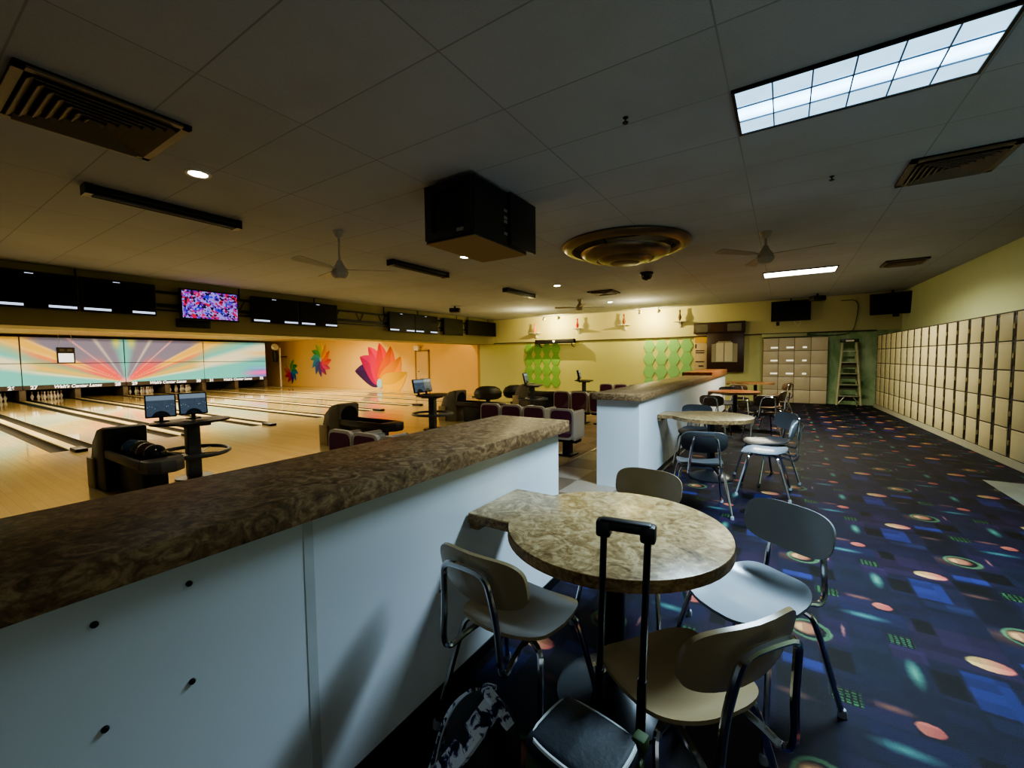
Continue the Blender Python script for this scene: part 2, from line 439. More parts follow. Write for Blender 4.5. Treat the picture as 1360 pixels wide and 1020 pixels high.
# door in the lane wall with closer and vertical strip
dr = tag(MB().box(-15.75, YF - .03, ZL, -14.95, YF, 1.85).build('door_1', plain('door_paint', rgb(216, 186, 134), .6), smooth=False), kind='structure')
MB().box(-15.85, YF - .045, ZL, -15.76, YF - .001, 1.93).box(-14.94, YF - .045, ZL, -14.86, YF - .001, 1.93).box(-15.85, YF - .045, 1.86, -14.86, YF - .001, 1.93).build('door_frame', plain('door_frame_paint', rgb(150, 122, 80), .6), dr, smooth=False)
MB().tube([(-15.62, YF - .03, .85), (-15.62, YF - .09, .85), (-15.5, YF - .09, .85)], .014, 6).build('door_handle', M_blackm, dr)
ex = thing('wall_speaker', 'small white box mounted above the door in the lane wall', 'speaker box', (-15.6, YF, 2.03))
MB().box(-.16, -.2, -.12, .16, 0, .12, .02).build('casing', M_white, ex); MB().tube([(.16, -.1, .02), (.3, -.1, .02), (.3, -.1, .1), (.4, -.1, .1)], .012, 6).build('bracket', M_blackm, ex)

# ------------------------------------------------------------------ LANES
lane_nums = [(1.27, 25), (2.97, 26), (4.67, 27), (6.37, 28), (8.07, 29), (9.77, 30), (11.47, 31), (13.17, 32)]
for y, num in lane_nums:
    t = thing('bowling_lane', ('glossy maple bowling lane number %d running to the pins' % num) if num > 25 else 'glossy maple bowling lane nearest the left edge, left of lane 26', 'bowling lane', (0, y, 0), 0, 'maple bowling lanes')
    MB().box(-28.9, -.53, -.28, -11.0, .53, ZL, .003).build('lane_bed', M_lane, t, smooth=False)
for k in range(9):
    y = .42 + 1.7 * k
    lbl = 'pale divider capping between lane %d and lane %d' % (24 + k + 0, 25 + k) if k > 1 else ('pale divider capping left of lane 25' if k == 0 else 'pale divider capping between lane 25 and lane 26')
    if k == 8: lbl = 'pale divider capping between lane 32 and the flower wall'
    t = thing('lane_divider', lbl, 'lane divider', (0, y, 0), 0, 'divider cappings between the lanes')
    MB().box(-28.8, -.075, -.28, -10.9, .075, ZL + .012, .006).build('capping', M_cap, t)
    for s in (-1, 1):
        g = MB(); n = 7
        prof = [(s * (.198 + .115 * math.cos(PI * q / n)), ZL - .005 - .085 * math.sin(PI * q / n)) for q in range(n + 1)]
        g.prism(prof + [(p[0], p[1] - .012) for p in prof[::-1]], -28.8, -11.02, 'YZ'); g.build('gutter', M_gutter, t)
    MB().box(-11.0, -.085, ZL, -10.62, .085, ZL + .06, .012).build('end_plate', M_black, t)
    MB().box(-29.4, -.1, -.28, -27.62, .1, .3, .01).build('kickback', plain('kickback_grey', rgb(110, 98, 78), .5), t)
tag(MB().box(-30.3, 14.34, -.28, -11, YF - .02, ZL - .004).build('side_walkway', M_appr, smooth=False), 'pale walkway strip between the last lane and the flower wall', 'walkway')
tag(MB().box(-30.3, .3, -.28, -29.5, 14.15, 1.9).build('pit_curtain', plain('pit_black', rgb(12, 11, 11), .9), smooth=False), 'black pit curtain behind the pins under the lane signs', 'curtain')

pinprof = [(.0, 0), (.026, 0), (.029, .01), (.045, .06), (.058, .10), (.0605, .115), (.057, .14), (.042, .185), (.029, .225), (.0235, .255), (.024, .285), (.030, .32), (.0325, .342), (.030, .36), (.021, .375), (.0, .381)]
M_pin = plain('pin_white', rgb(236, 230, 218), .25, var=.03)
M_pinred = plain('pin_red', rgb(190, 40, 36), .35)
pin0 = None
for y, num, miss in ((2.97, 26, ()), (4.67, 27, ()), (8.07, 29, ()), (9.77, 30, ())):
    for r in range(4):
        for q in range(r + 1):
            loc = (-27.68 - .264 * r, y + (q - r / 2) * .305, ZL)
            wd = {26: 'twenty-six', 27: 'twenty-seven', 29: 'twenty-nine', 30: 'thirty'}[num]
            ps = ('head pin', 'second-row left pin', 'second-row right pin', 'third-row left pin', 'third-row middle pin', 'third-row right pin', 'back-row left pin', 'back-row inner left pin', 'back-row inner right pin', 'back-row right pin')[r * (r + 1) // 2 + q]
            lb = 'white %s of the rack on lane %s' % (ps, wd)
            gp = 'bowling pins standing on the lanes'
            if pin0 is None:
                pin0 = thing('bowling_pin', lb, 'bowling pin', loc, 0, gp)
                MB().lathe(pinprof, (0, 0, 0), 14, cap=False).build('pin_body', M_pin, pin0)
                MB().lathe([(.0262, .243), (.0252, .252)], (0, 0, 0), 14, cap=False).lathe([(.0254, .268), (.0262, .276)], (0, 0, 0), 14, cap=False).build('neck_stripe', M_pinred, pin0)
            else: dup(pin0, loc, 0, lb, gp)

# masking units with the ray artwork
def mixc(a, b, t): return tuple(a[i] + (b[i] - a[i]) * t for i in range(3))
def sm(a, b, x):
    t = max(0, min(1, (x - a) / (b - a))); return t * t * (3 - 2 * t)
def art(y, z):
    dy, dz = abs(y - 7.22), z - .50
    a = math.degrees(math.atan2(dz, dy)); r = math.hypot(dy, dz)
    teal, cream, gold, grey, red, olive, orange = [rgb(*c)[:3] for c in ((96, 190, 182), (222, 220, 186), (226, 178, 74), (120, 116, 136), (226, 84, 78), (176, 178, 108), (228, 128, 72))]
    stops = [(0, teal), (8, teal), (10.5, cream), (12, olive), (15, gold), (17, olive), (21, mixc(olive, grey, .5)), (24, orange), (27, gold), (31, gold), (33, grey), (50, grey), (62, grey), (75, grey), (83, mixc(teal, grey, .4)), (90, teal)]
    def look(st):
        for (p, q), (p2, q2) in zip(st, st[1:]):
            if p <= a <= p2: return mixc(q, q2, (a - p) / (p2 - p))
        return st[-1][1]
    c = look(stops); k2 = sm(2.7, 3.8, dy)
    if k2 > 0: c = mixc(c, look([(0, teal), (9, teal), (12, cream), (16, cream), (19, teal), (23, mixc(teal, olive, .6)), (27, gold), (34, gold), (90, orange)]), k2)
    fan = sm(15, 22, a) * (1 - sm(50, 60, a)) * (1 - sm(.9, 2.2, r + .02 * abs(a - 32)))
    c = mixc(c, red, min(1, fan * 1.3))
    for ang, wid, cc, st in ((26, .8, (250, 206, 110), .8), (47, .7, (244, 176, 170), .7), (63, 1.6, (226, 216, 190), .55), (31.5, .5, (250, 214, 150), .6)):
        c = mixc(c, rgb(*cc)[:3], st * math.exp(-((a - ang) / wid) ** 2) * (1 - sm(2.4, 4.2, r) * .5))
    c = mixc(c, rgb(206, 206, 70)[:3], .8 * math.exp(-((dy - .28) / .14) ** 2) * sm(1.5, 2.0, dz))
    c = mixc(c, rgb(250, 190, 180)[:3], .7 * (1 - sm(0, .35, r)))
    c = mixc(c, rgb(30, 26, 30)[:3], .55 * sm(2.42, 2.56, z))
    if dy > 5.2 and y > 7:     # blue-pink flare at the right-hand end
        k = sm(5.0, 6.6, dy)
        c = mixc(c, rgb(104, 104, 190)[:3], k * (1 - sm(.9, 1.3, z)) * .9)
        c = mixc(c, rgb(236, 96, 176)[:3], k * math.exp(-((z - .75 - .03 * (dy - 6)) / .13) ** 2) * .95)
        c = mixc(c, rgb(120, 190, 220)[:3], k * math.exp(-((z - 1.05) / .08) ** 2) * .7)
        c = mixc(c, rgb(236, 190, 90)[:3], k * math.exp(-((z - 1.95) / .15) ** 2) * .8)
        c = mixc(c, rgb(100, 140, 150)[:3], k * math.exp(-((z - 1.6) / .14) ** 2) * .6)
    return c
M_art = vcol('glowing_ray_print', .5, .42)  # print glows by itself to make the masking look lit
M_strip = plain('sign_strip_grey', rgb(84, 74, 70), .5)
def art_panel(name, y0, y1, z0, z1, par, yc):
    ny, nz = 96, 30
    me = bpy.data.meshes.new(name); vs = []; fs = []
    for j in range(nz + 1):
        for i in range(ny + 1): vs.append((.02, y0 + (y1 - y0) * i / ny - yc, z0 + (z1 - z0) * j / nz))
    for j in range(nz):
        for i in range(ny):
            k = j * (ny + 1) + i; fs.append((k, k + 1, k + ny + 2, k + ny + 1))
    n0 = len(vs)
    vs += [(-.03, y0 - yc, z0), (-.03, y1 - yc, z0), (-.03, y1 - yc, z1), (-.03, y0 - yc, z1)]
    c = [0, ny, (nz + 1) * (ny + 1) - 1, nz * (ny + 1)]
    for k in range(4): fs.append((c[k], n0 + k, n0 + (k + 1) % 4, c[(k + 1) % 4]))
    fs.append((n0, n0 + 3, n0 + 2, n0 + 1))
    me.from_pydata(vs, [], fs)
    ca = me.color_attributes.new('Col', 'FLOAT_COLOR', 'POINT')
    for i, p in enumerate(vs): ca.data[i].color = art(p[1] + yc, p[2]) + (1,)
    me.materials.append(M_art)
    o = bpy.data.objects.new(name, me); COL.objects.link(o); o.parent = par; return o
for k, (n0, n1) in enumerate(((25, 26), (27, 28), (29, 30), (31, 32))):
    y0 = .42 + 3.4 * k; y1 = y0 + 3.4; yc = (y0 + y1) / 2
    if k == 3: y1 -= .02
    t = thing('masking_unit', 'lane masking unit with colourful ray artwork over lanes %d and %d' % (n0, n1), 'masking unit', (XM, yc, 0), 0, 'ray artwork masking units above the pins')
    MB().box(-.06, y0 - yc, .30, -.031, y1 - yc, 2.6).build('backing', M_black, t, smooth=False)
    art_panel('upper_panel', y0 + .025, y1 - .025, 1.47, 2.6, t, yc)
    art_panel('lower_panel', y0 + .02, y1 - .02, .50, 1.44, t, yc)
    st = MB().box(-.03, y0 + .02 - yc, .31, .03, y1 - .02 - yc, .495).build('sign_strip', M_strip, t, smooth=False)
    R3 = (PI / 2, 0, PI / 2)
    text("Walt's Center Lanes", .19, M_signw, st, (.034, .0, .405), R3, shear=.25, bold=.006)
    text(str(n0), .21, M_signw, st, (.034, y0 - yc + .32, .405), R3, 'lane_number', bold=.008)
    text(str(n1), .21, M_signw, st, (.034, y1 - yc - .32, .405), R3, 'lane_number', bold=.008)
t = thing('hanging_sign', 'small dark framed white notice hanging in front of the masking above lane 27', 'sign', (XM + .12, 5.17, 0), 0)
MB().box(-.03, -.29, 1.46, .03, .29, 2.17, .01).build('sign_frame', M_black, t)
MB().box(.031, -.24, 1.5, .034, .24, 1.9).build('white_card', M_signw, t, smooth=False)
for y in (-.2, .2): MB().cyl((0, y, 2.17), (0, y, 2.74), .006).build('hanging_wire', M_white, t)
MB().box(.031, -.2, 2.0, .034, -.05, 2.1).box(.031, .05, 2.0, .034, .2, 2.1).build('lane_digits', M_strip, t, smooth=False)
# camera/projector post at the end of the masking
t = thing('pole_fan', 'small white fan on a post at the right end of the masking', 'fan', (-27.2, 14.45, 0))
MB().lathe([(.02, -.08), (.2, -.06), (.22, 0), (.2, .06), (.02, .08)], (0, 0, 2.35), 20, Matrix.Rotation(1.1, 4, 'Y')).build('fan_head', M_white, t)
MB().box(-.12, -.1, 1.4, .12, .14, 2.1, .02).build('post_box', M_black, t); MB().cyl((0, .3, ZL), (0, .3, 2.3), .05).build('post', M_white, t)
MB().tube([(0, .3, 1.72), (.0, .75, 1.74)], .03).build('arm', M_blackm, t)

# flower murals: pinwheels of petals painted on the lane wall
M_petal = vcol('petal_paint', .5)
def flower(label, cx, cz, R, cols, a0, a1, curl=1, wid=.23):
    t = thing('flower_mural', label, 'wall mural', (cx, YF - .004, cz), 0, 'pinwheel flower murals on the lane wall')
    n = len(cols)
    for i, c in enumerate(cols):
        a = math.radians(a0 + (a1 - a0) * (i / (n - 1)) if a1 - a0 < 359 else a0 + 360 * i / n)
        me = bpy.data.meshes.new('petal'); K = 14; vs = []; cl = []
        yo = -.004 - .0016 * i
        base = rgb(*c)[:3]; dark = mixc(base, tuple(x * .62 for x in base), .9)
        for k in range(K + 1):
            s = k / K
            mid = curl * .16 * R * math.sin(s * PI * .8)
            w = wid * R * (math.sin(PI * s ** .75) ** .8) if 0 < s < 1 else 0
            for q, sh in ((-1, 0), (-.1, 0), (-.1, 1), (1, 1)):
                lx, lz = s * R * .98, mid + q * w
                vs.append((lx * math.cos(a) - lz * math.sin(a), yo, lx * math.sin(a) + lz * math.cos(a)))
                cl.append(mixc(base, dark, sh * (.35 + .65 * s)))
        fs = []
        for k in range(K):
            b = k * 4
            fs += [(b, b + 1, b + 5, b + 4), (b + 2, b + 3, b + 7, b + 6)]
        me.from_pydata(vs, [], fs)
        if False:
            pass
        ca = me.color_attributes.new('Col', 'FLOAT_COLOR', 'POINT')
        for j, x in enumerate(cl): ca.data[j].color = tuple(x) + (1,)
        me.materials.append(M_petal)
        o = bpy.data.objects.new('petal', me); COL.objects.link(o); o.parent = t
    MB().ball((0, -.0322, 0), .1 * R, 14, (1, .3 * .03 / (.03 * R), 1.3) if False else (1, .006 / (.1 * R), 1.2)).build('flower_centre', plain('flower_centre_blue', rgb(150, 200, 220), .4), t)
    return t
big = [(64, 24, 92), (190, 16, 96), (226, 30, 92), (230, 40, 46), (228, 94, 0), (236, 142, 0), (234, 182, 0)]
flower('largest pinwheel flower mural, magenta to yellow petals, beside the door', -18.6, .16, 2.26, big, 168, 22, -1, .26)
wheel = [(250, 220, 30), (170, 200, 50), (70, 170, 80), (60, 180, 170), (50, 150, 210), (60, 100, 190), (90, 60, 150), (170, 50, 130), (230, 70, 130), (240, 80, 80), (240, 110, 50), (246, 170, 30)]
flower('middle-sized rainbow pinwheel flower mural high on the lane wall', -23.95, 1.52, 1.1, wheel, 95, 455, -1, .2)
wheel2 = [(120, 180, 60), (60, 160, 90), (40, 150, 190), (50, 110, 200), (70, 60, 150), (220, 50, 120), (236, 60, 80), (240, 120, 50), (246, 190, 40), (220, 210, 60)]
flower('smallest rainbow pinwheel flower mural next to the masking', -27.3, .80, .88, wheel2[::-1], 90, 450, 1, .2)

# ------------------------------------------------------------------ OVERHEAD SCREENS
mt = thing('monitor_truss', 'black lattice truss hung from the ceiling carrying the score screens', 'truss', (-11.0 + .12, 0, 0))
MB().box(-.025, -1.5, 2.86, .025, 15.40, 2.91).build('upper_rail', M_blackm, mt, smooth=False)
MB().box(-.025, -1.5, 2.58, .025, 15.40, 2.65).build('lower_rail', M_blackm, mt, smooth=False)
MB().box(-.02, -1.5, 2.50, .02, 15.40, 2.53).build('cable_rail', M_blackm, mt, smooth=False)
g = MB(); y = -1.0
while y < 15.0:
    g.cyl((0, y, 2.64), (0, y - .12, 2.88), .012, seg=6); g.cyl((0, y + .04, 2.64), (0, y + .16, 2.88), .012, seg=6); y += .85
g.build('truss_web', M_blackm, mt)
for y in (.4, 2.25, 5.0, 6.9, 9.3, 10.8, 12.9, 13.6, 15.0): MB().cyl((0, y, 2.9), (0, y, ZC), .014, seg=8).build('hanger_rod', M_blackm, mt)
def screen(y0, y1, z0, z1, label, kind, x=-10.72):
    t = thing('score_monitor' if kind != 'tv' else 'television', label, 'screen', (x, (y0 + y1) / 2, (z0 + z1) / 2), 0, 'screens on the overhead truss')
    h, w = (z1 - z0) / 2, (y1 - y0) / 2
    MB().box(-.08, -w, -h, 0, w, h, .008).build('casing', M_black, t)
    MB().box(-.1345, -.1, -.1, -.08, .1, .18).build('wall_plate', M_blackm, t, smooth=False)
    if kind == 'tv':
        MB().box(.0005, -w + .03, -h + .04, .003, w - .03, h - .03).build('picture', M_tv, t, smooth=False)
    else:
        MB().box(.0005, -w + .02, -h + .02, .003, w - .02, h - .02).build('display', M_screen, t, smooth=False)
    if kind == 'score':
        MB().box(.0035, -w + .03, -h + .035, .006, -w + .40, -h + .075).build('score_strip', M_offw, t, smooth=False)
        MB().box(.0035, w - .38, -h + .035, .006, w - .03, -h + .075).build('score_strip', M_offw, t, smooth=False)
        MB().box(.0035, -.10, h - .048, .005, .0, h - .038).build('status_light', M_offw, t, smooth=False)
    return t
g = N('television_picture'); vo = g.node('ShaderNodeTexVoronoi'); vo.inputs['Scale'].default_value = 15; g.l.new(g.obj(), vo.inputs[0])
f = g.noise(7, 3, g.obj()); v2 = g.node('ShaderNodeTexVoronoi'); v2.inputs['Scale'].default_value = 26; g.l.new(g.obj(), v2.inputs[0])
sx = g.node('ShaderNodeSeparateColor'); g.l.new(v2.outputs['Color'], sx.inputs[0])
c = g.mix(g.ramp(f, [(.42, (0, 0, 0, 1)), (.58, (1, 1, 1, 1))]), rgb(48, 36, 220), rgb(226, 36, 70))
c = g.mix(g.ramp(sx.outputs[0], [(.4, (0, 0, 0, 1)), (.6, (1, 1, 1, 1))]), c, rgb(170, 150, 250))
c = g.mix(g.ramp(sx.outputs[1], [(.72, (0, 0, 0, 1)), (.8, (1, 1, 1, 1))]), c, rgb(20, 14, 60))
g.done(rgb(10, 10, 14), .3); g.put(g.b.inputs['Emission Color'], c); g.b.inputs['Emission Strength'].default_value = .42
M_tv = g.m
zs = (2.37, 3.0)
screen(-.98, .12, *zs, 'black score screen at the far left end of the truss', 'score')
screen(.16, 1.14, *zs, 'black score screen second from the left end of the truss', 'score')
screen(1.17, 2.24, *zs, 'black score screen left of the pair beside the lit television', 'score')
screen(2.27, 3.36, *zs, 'black score screen just left of the lit television', 'score')
screen(3.77, 4.90, 2.34, 3.0, 'lit television showing a blue and red crowd picture', 'tv')
screen(5.2, 6.35, *zs, 'black score screen just right of the lit television', 'score')
screen(6.40, 7.50, *zs, 'black score screen left of the longest bare stretch of truss', 'score')
screen(9.38, 10.5, *zs, 'black score screen right of the bare stretch of truss', 'score')
screen(10.52, 11.64, *zs, 'black score screen left of the small square screen', 'score')
screen(12.0, 13.1, *zs, 'blank dark screen between the score pair and the last wide screen', 'blank')
screen(13.42, 15.38, 2.42, 3.02, 'widest blank dark screen at the right end of the truss', 'blank')
t = thing('return_grille', 'small dark vent grille in the bulkhead under the lit television', 'vent', (XB, 4.05, 2.27))
MB().box(0, -.32, -.09, .03, .32, .09, .006).build('grille_frame', M_black, t)

# ------------------------------------------------------------------ CEILING FITTINGS
def troffer(x0, x1, y0, y1, label, mat, cells):
    t = thing('ceiling_light', label, 'ceiling light', ((x0 + x1) / 2, (y0 + y1) / 2, ZC), 0)
    w, d = (x1 - x0) / 2, (y1 - y0) / 2
    MB().box(-w - .02, -d - .02, -.02, w + .02, -d, 0).box(-w - .02, d, -.02, w + .02, d + .02, 0).box(-w - .02, -d, -.02, -w, d, 0).box(w, -d, -.02, w + .02, d, 0).build('frame', M_blackm, t, smooth=False)
    MB().box(-w, -d, -.012, w, d, -.004).build('diffuser', mat, t, smooth=False)
    if cells:
        g = MB()
        for i in range(1, 6): g.box(-w + 2 * w * i / 6 - .004, -d, -.02, -w + 2 * w * i / 6 + .004, d, -.0125)
        for j in (1, 2): g.box(-w, -d + 2 * d * j / 3 - .004, -.02, w, -d + 2 * d * j / 3 + .004, -.0125)
        g.build('louver_grid', plain('louver_blue', rgb(70, 100, 130), .4), t, smooth=False)
    return t
def m_diff(name, c, s, ny):
    g = N(name); x = g.node('ShaderNodeSeparateXYZ'); g.l.new(g.obj(), x.inputs[0])
    v = g.math('ABSOLUTE', x.outputs[1]); k = g.math('SUBTRACT', 1, g.math('MULTIPLY', v, 1 / .11), clamp=True)
    e = g.math('ADD', .30, g.math('MULTIPLY', g.math('POWER', k, .6), 1.0))
    n = g.noise(5, 3, g.obj()); e = g.math('MULTIPLY', e, g.math('ADD', .75, g.math('MULTIPLY', n, .5)))
    g.done(c, .4); g.put(g.b.inputs['Emission Color'], c); g.put(g.b.inputs['Emission Strength'], g.math('MULTIPLY', e, s)); return g.m
troffer(-.31, .95, 3.2, 3.8, 'large bright bluish ceiling light with a louver grid above the tables', m_diff('cool_diffuser', (.42, .74, 1.0, 1), 2.6, 3), True)
troffer(-.39, .83, 10.3, 10.9, 'smaller warm white ceiling light farther back by the ceiling fan', emit('warm_diffuser', (1, .95, .80, 1), 6), False)
ld = 0
for y, lb in ((1.79, 'nearest lit round downlight beside the square ceiling vent'), (5.64, 'lit round downlight under the hanging speaker'), (9.08, 'lit round downlight left of the round air diffuser'), (12.7, 'farthest lit round downlight near the end wall')):
    t = thing('downlight', lb, 'downlight', (-4.55, y, ZC), 0, 'round ceiling downlights')
    MB().lathe([(.075, -.012), (.10, -.012), (.105, -.002), (.075, -.002)], (0, 0, 0), 24, cap=False).build('trim_ring', M_white, t)
    MB().lathe([(.0, -.006), (.075, -.006)], (0, 0, 0), 24, cap=False).build('lamp', emit('downlight_glow', (1, .97, .9, 1), 26), t)
M_vent = plain('brown_vent_metal', rgb(120, 104, 82), .5)
M_ventd = plain('vent_dark', rgb(20, 17, 14), .8)
def vent(x, y, s, label, style=0):
    t = thing('ceiling_vent', label, 'ceiling vent', (x, y, ZC), 0)
    h = s / 2
    MB().box(-h, -h, -.015, h, h, -.001).build('backing', M_ventd, t, smooth=False)
    g = MB()
    for a, b in (((-h, -h), (h, -h + .05)), ((-h, h - .05), (h, h)), ((-h, -h), (-h + .05, h)), ((h - .05, -h), (h, h))): g.box(a[0], a[1], -.03, b[0], b[1], -.016)
    g.build('vent_frame', M_vent, t, smooth=False)
    # four triangular banks of blades; two face the camera as stripes
    for q in range(4):
        g = MB(); R = Matrix.Rotation(q * PI / 2, 4, 'Z')
        n = 7
        for k in range(n):
            d = (h - .06) * (k + .6) / n; l = d * .96
            T = R @ Matrix.Translation((0, -d, -.035)) @ Matrix.Rotation(math.radians(38), 4, 'X')
            g.box(-l, -.022, -.003, l, .022, .003, M=T)
        g.build('blade_bank', M_vent, t, smooth=False)
    return t
vent(-4.12, 1.0, .86, 'largest square four-way ceiling vent nearest the upper left')
vent(1.25, 5.5, .68, 'square brown ceiling vent right of the large bluish light')
vent(1.84, 10.65, .60, 'square ceiling vent near the corner television')
vent(-4.0, 10.7, .66, 'square ceiling vent above the far settee rows')
# unlit strip lights along the settee
for y0, y1, lb in ((1.28, 2.65, 'nearest black unlit strip light on the ceiling'), (5.05, 6.47, 'middle black unlit strip light left of the hanging speaker'), (8.61, 9.95, 'farthest black unlit strip light on the ceiling')):
    t = thing('strip_light', lb, 'strip light', (-5.71, (y0 + y1) / 2, ZC), 0, 'unlit strip lights')
    l = (y1 - y0) / 2
    MB().box(-.07, -l, -.07, .07, l, 0, .01).build('housing', M_black, t); MB().cyl((-.03, -l + .06, -.085), (-.03, l - .06, -.085), .017).build('tube', plain('dead_tube', rgb(60, 58, 54), .3), t)
    MB().cyl((.035, -l + .06, -.085), (.035, l - .06, -.085), .017).build('tube', plain('dead_tube', rgb(60, 58, 54), .3), t)
    MB().box(-.08, -l - .01, -.10, .08, -l + .05, -.002).build('end_cap', M_black, t); MB().box(-.08, l - .05, -.10, .08, l + .01, -.002).build('end_cap', M_black, t)
def fan(x, y, zl, label, a0, nb=3, L=.62, pitch=.2, mat=None, drop=.12):
    t = thing('ceiling_fan', label, 'ceiling fan', (x, y, ZC), 0)
    h = ZC - zl; mat = mat or plain('fan_white', rgb(196, 190, 176), .5)
    MB().lathe([(.02, -.09), (.05, -.07), (.075, -.02), (.08, 0)], (0, 0, 0), 20).build('canopy', mat, t)
    MB().cyl((0, 0, -.08), (0, 0, -h + .16), .016).build('downrod', mat, t)
    MB().lathe([(.0, -h), (.06, -h), (.10, -h + .03), (.115, -h + .07), (.09, -h + .13), (.05, -h + .19), (.03, -h + .24), (.0, -h + .24)], (0, 0, 0), 24, cap=False).build('motor', mat, t)
    for k in range(nb):
        a = a0 + 2 * PI * k / nb
        T = Matrix.Rotation(a, 4, 'Z') @ Matrix.Translation((0, 0, -h + drop)) @ Matrix.Rotation(pitch, 4, 'X')
        MB().box(.06, -.02, -.005, .22, .02, .005, M=T).prism([(.2, -.045), (.2 + L, -.075), (.23 + L, -.05), (.23 + L, .05), (.2 + L, .075), (.2, .045)], -.004, .004).build('blade', mat, t, smooth=False) if False else _blade(T, L, mat, t)
    return t
def _blade(T, L, mat, t):
    g = MB(); g.box(.06, -.02, -.005, .22, .02, .005, M=T)
    v0 = len(g.bm.verts); g.prism([(.2, -.045), (.2 + L, -.075), (.23 + L, -.05), (.23 + L, .05), (.2 + L, .075), (.2, .045)], -.004, .004)
    g.bm.verts.ensure_lookup_table()
    for v in g.bm.verts[v0:]: v.co = T @ v.co
    g.build('blade', mat, t, smooth=False)
M_fanb = plain('fan_brown', rgb(164, 152, 132), .5)
fan(-5.06, 3.6, 2.53, 'pale ceiling fan on a rod over the lanes side', .75, 3, .52)
fan(-.25, 6.95, 2.72, 'pale bronze ceiling fan in front of the smaller lit light', -.22, 3, .55, mat=M_fanb)
fan(-5.1, 11.65, 2.84, 'farthest small brown ceiling fan near the end wall', .55, 4, .5, mat=M_fanb, drop=.08)
# round air diffuser
t = thing('round_air_diffuser', 'big round stepped metal air diffuser under the ceiling', 'air diffuser', (-2.08, 6.45, ZC), 0)
M_dif = plain('diffuser_metal', rgb(132, 118, 96), .3, .75)
MB().lathe([(.78, -.03), (.80, -.09), (.90, -.075), (.95, -.03), (.93, 0)], (0, 0, 0), 48, cap=False).build('outer_ring', M_dif, t)
MB().lathe([(.30, -.02), (.79, -.028)], (0, 0, 0), 48, cap=False).build('throat', plain('throat_dark', rgb(52, 44, 36), .6), t)
MB().lathe([(.40, -.20), (.43, -.235), (.58, -.20), (.655, -.145), (.665, -.12), (.65, -.115), (.57, -.165), (.44, -.19)], (0, 0, 0), 48, cap=False).build('middle_cone', M_dif, t)
MB().lathe([(.0, -.285), (.22, -.285), (.27, -.28), (.38, -.245), (.42, -.20), (.41, -.19), (.34, -.23), (.2, -.26)], (0, 0, 0), 48, cap=False).build('inner_cone', M_dif, t)
MB().lathe([(.0, -.297), (.20, -.297), (.22, -.285)], (0, 0, 0), 36, cap=False).build('centre_disc', plain('disc_brown', rgb(120, 100, 78), .5), t)
for k in range(3):
    a = .4 + k * 2.094
    MB().cyl((.50 * math.cos(a), .50 * math.sin(a), -.17), (.72 * math.cos(a), .72 * math.sin(a), -.03), .012).build('strut', M_blackm, t)
t = thing('dome_camera', 'black dome camera on the ceiling beyond the round diffuser', 'camera', (-2.39, 8.81, ZC))
MB().lathe([(.13, 0), (.135, -.02), (.13, -.035)], (0, 0, 0), 24).build('mount', M_black, t); MB().lathe([(.115, -.035), (.11, -.08), (.085, -.13), (.04, -.155), (.0, -.16)], (0, 0, 0), 24, cap=False).build('dome', plain('dome_smoked', rgb(10, 10, 12), .1), t)
# hanging speaker cabinet
t = thing('hanging_speaker', 'big black speaker cabinet hung from the ceiling', 'speaker', (-2.72, 3.62, 0))
MB().box(-.30, -.48, 2.575, .30, .46, 3.12, .008).build('cabinet', plain('speaker_black', rgb(26, 24, 24), .6), t)
MB().box(-.30, -.48, 2.565, .30, .46, 2.574).build('bottom_board', plain('raw_plywood', rgb(150, 122, 82), .6), t)
g = MB(); g.box(-.29, -.505, 2.59, .29, -.481, 2.66).box(-.29, -.505, 3.04, .29, -.481, 3.11).box(-.29, -.505, 2.66, -.2, -.481, 3.04).box(.2, -.505, 2.66, .29, -.481, 3.04)
g.build('front_frame', plain('speaker_frame', rgb(34, 32, 30), .5), t, smooth=False)
MB().lathe([(.19, 0), (.17, .02), (.05, .07), (0, .06)], (0, -.482, 2.84), 28, Matrix.Rotation(-PI / 2, 4, 'X'), cap=False).build('woofer', plain('woofer_black', rgb(8, 8, 9), .5), t)
MB().box(.301, .10, 2.60, .33, .62, 3.13, .006).build('side_flap', M_black, t)
for y, z in ((.045, 2.70), (.045, 2.82), (.045, 2.86), (.045, 2.93)): MB().box(.301, y - .03, z - .014, .304, y + .03, z + .014).build('silver_badge', plain('badge_silver', rgb(150, 146, 136), .4), t, smooth=False)
MB().box(.12, -.515, 2.62, .2, -.506, 2.65).build('silver_badge', plain('badge_silver', rgb(150, 146, 136), .4), t, smooth=False)
for x in (-.25, .25):
    for y in (-.4, .4): MB().cyl((x, y, 3.11), (x, y, ZC), .012).build('hanger', M_blackm, t)
for loc, lb in (((.75, 14.6, ZC), 'small dark ceiling projector above the wall television'), ((-9.0, 10.6, ZC), 'small dark ceiling projector behind the overhead screens')):
    t = thing('ceiling_projector', lb, 'projector', loc, .5)
    MB().cyl((0, 0, 0), (0, 0, -.06), .03).build('mount', M_blackm, t); MB().box(-.17, -.12, -.2, .17, .12, -.06, .03).build('casing', M_black, t); MB().cyl((.08, -.115, -.14), (.08, -.17, -.14), .045).build('lens', M_screen, t)
for x, y, lb in ((-1.0, 3.1, 'tiny sprinkler head on the ceiling left of the bluish light'), (.35, 5.2, 'tiny sprinkler head on the ceiling below the bluish light')):
    o = MB().lathe([(.0, -.04), (.02, -.04), (.022, -.034), (.006, -.03), (.006, -.012), (.02, -.004), (.02, 0)], (x, y, ZC), 12, cap=False).build('sprinkler_head', M_blackm); tag(o, lb, 'sprinkler')

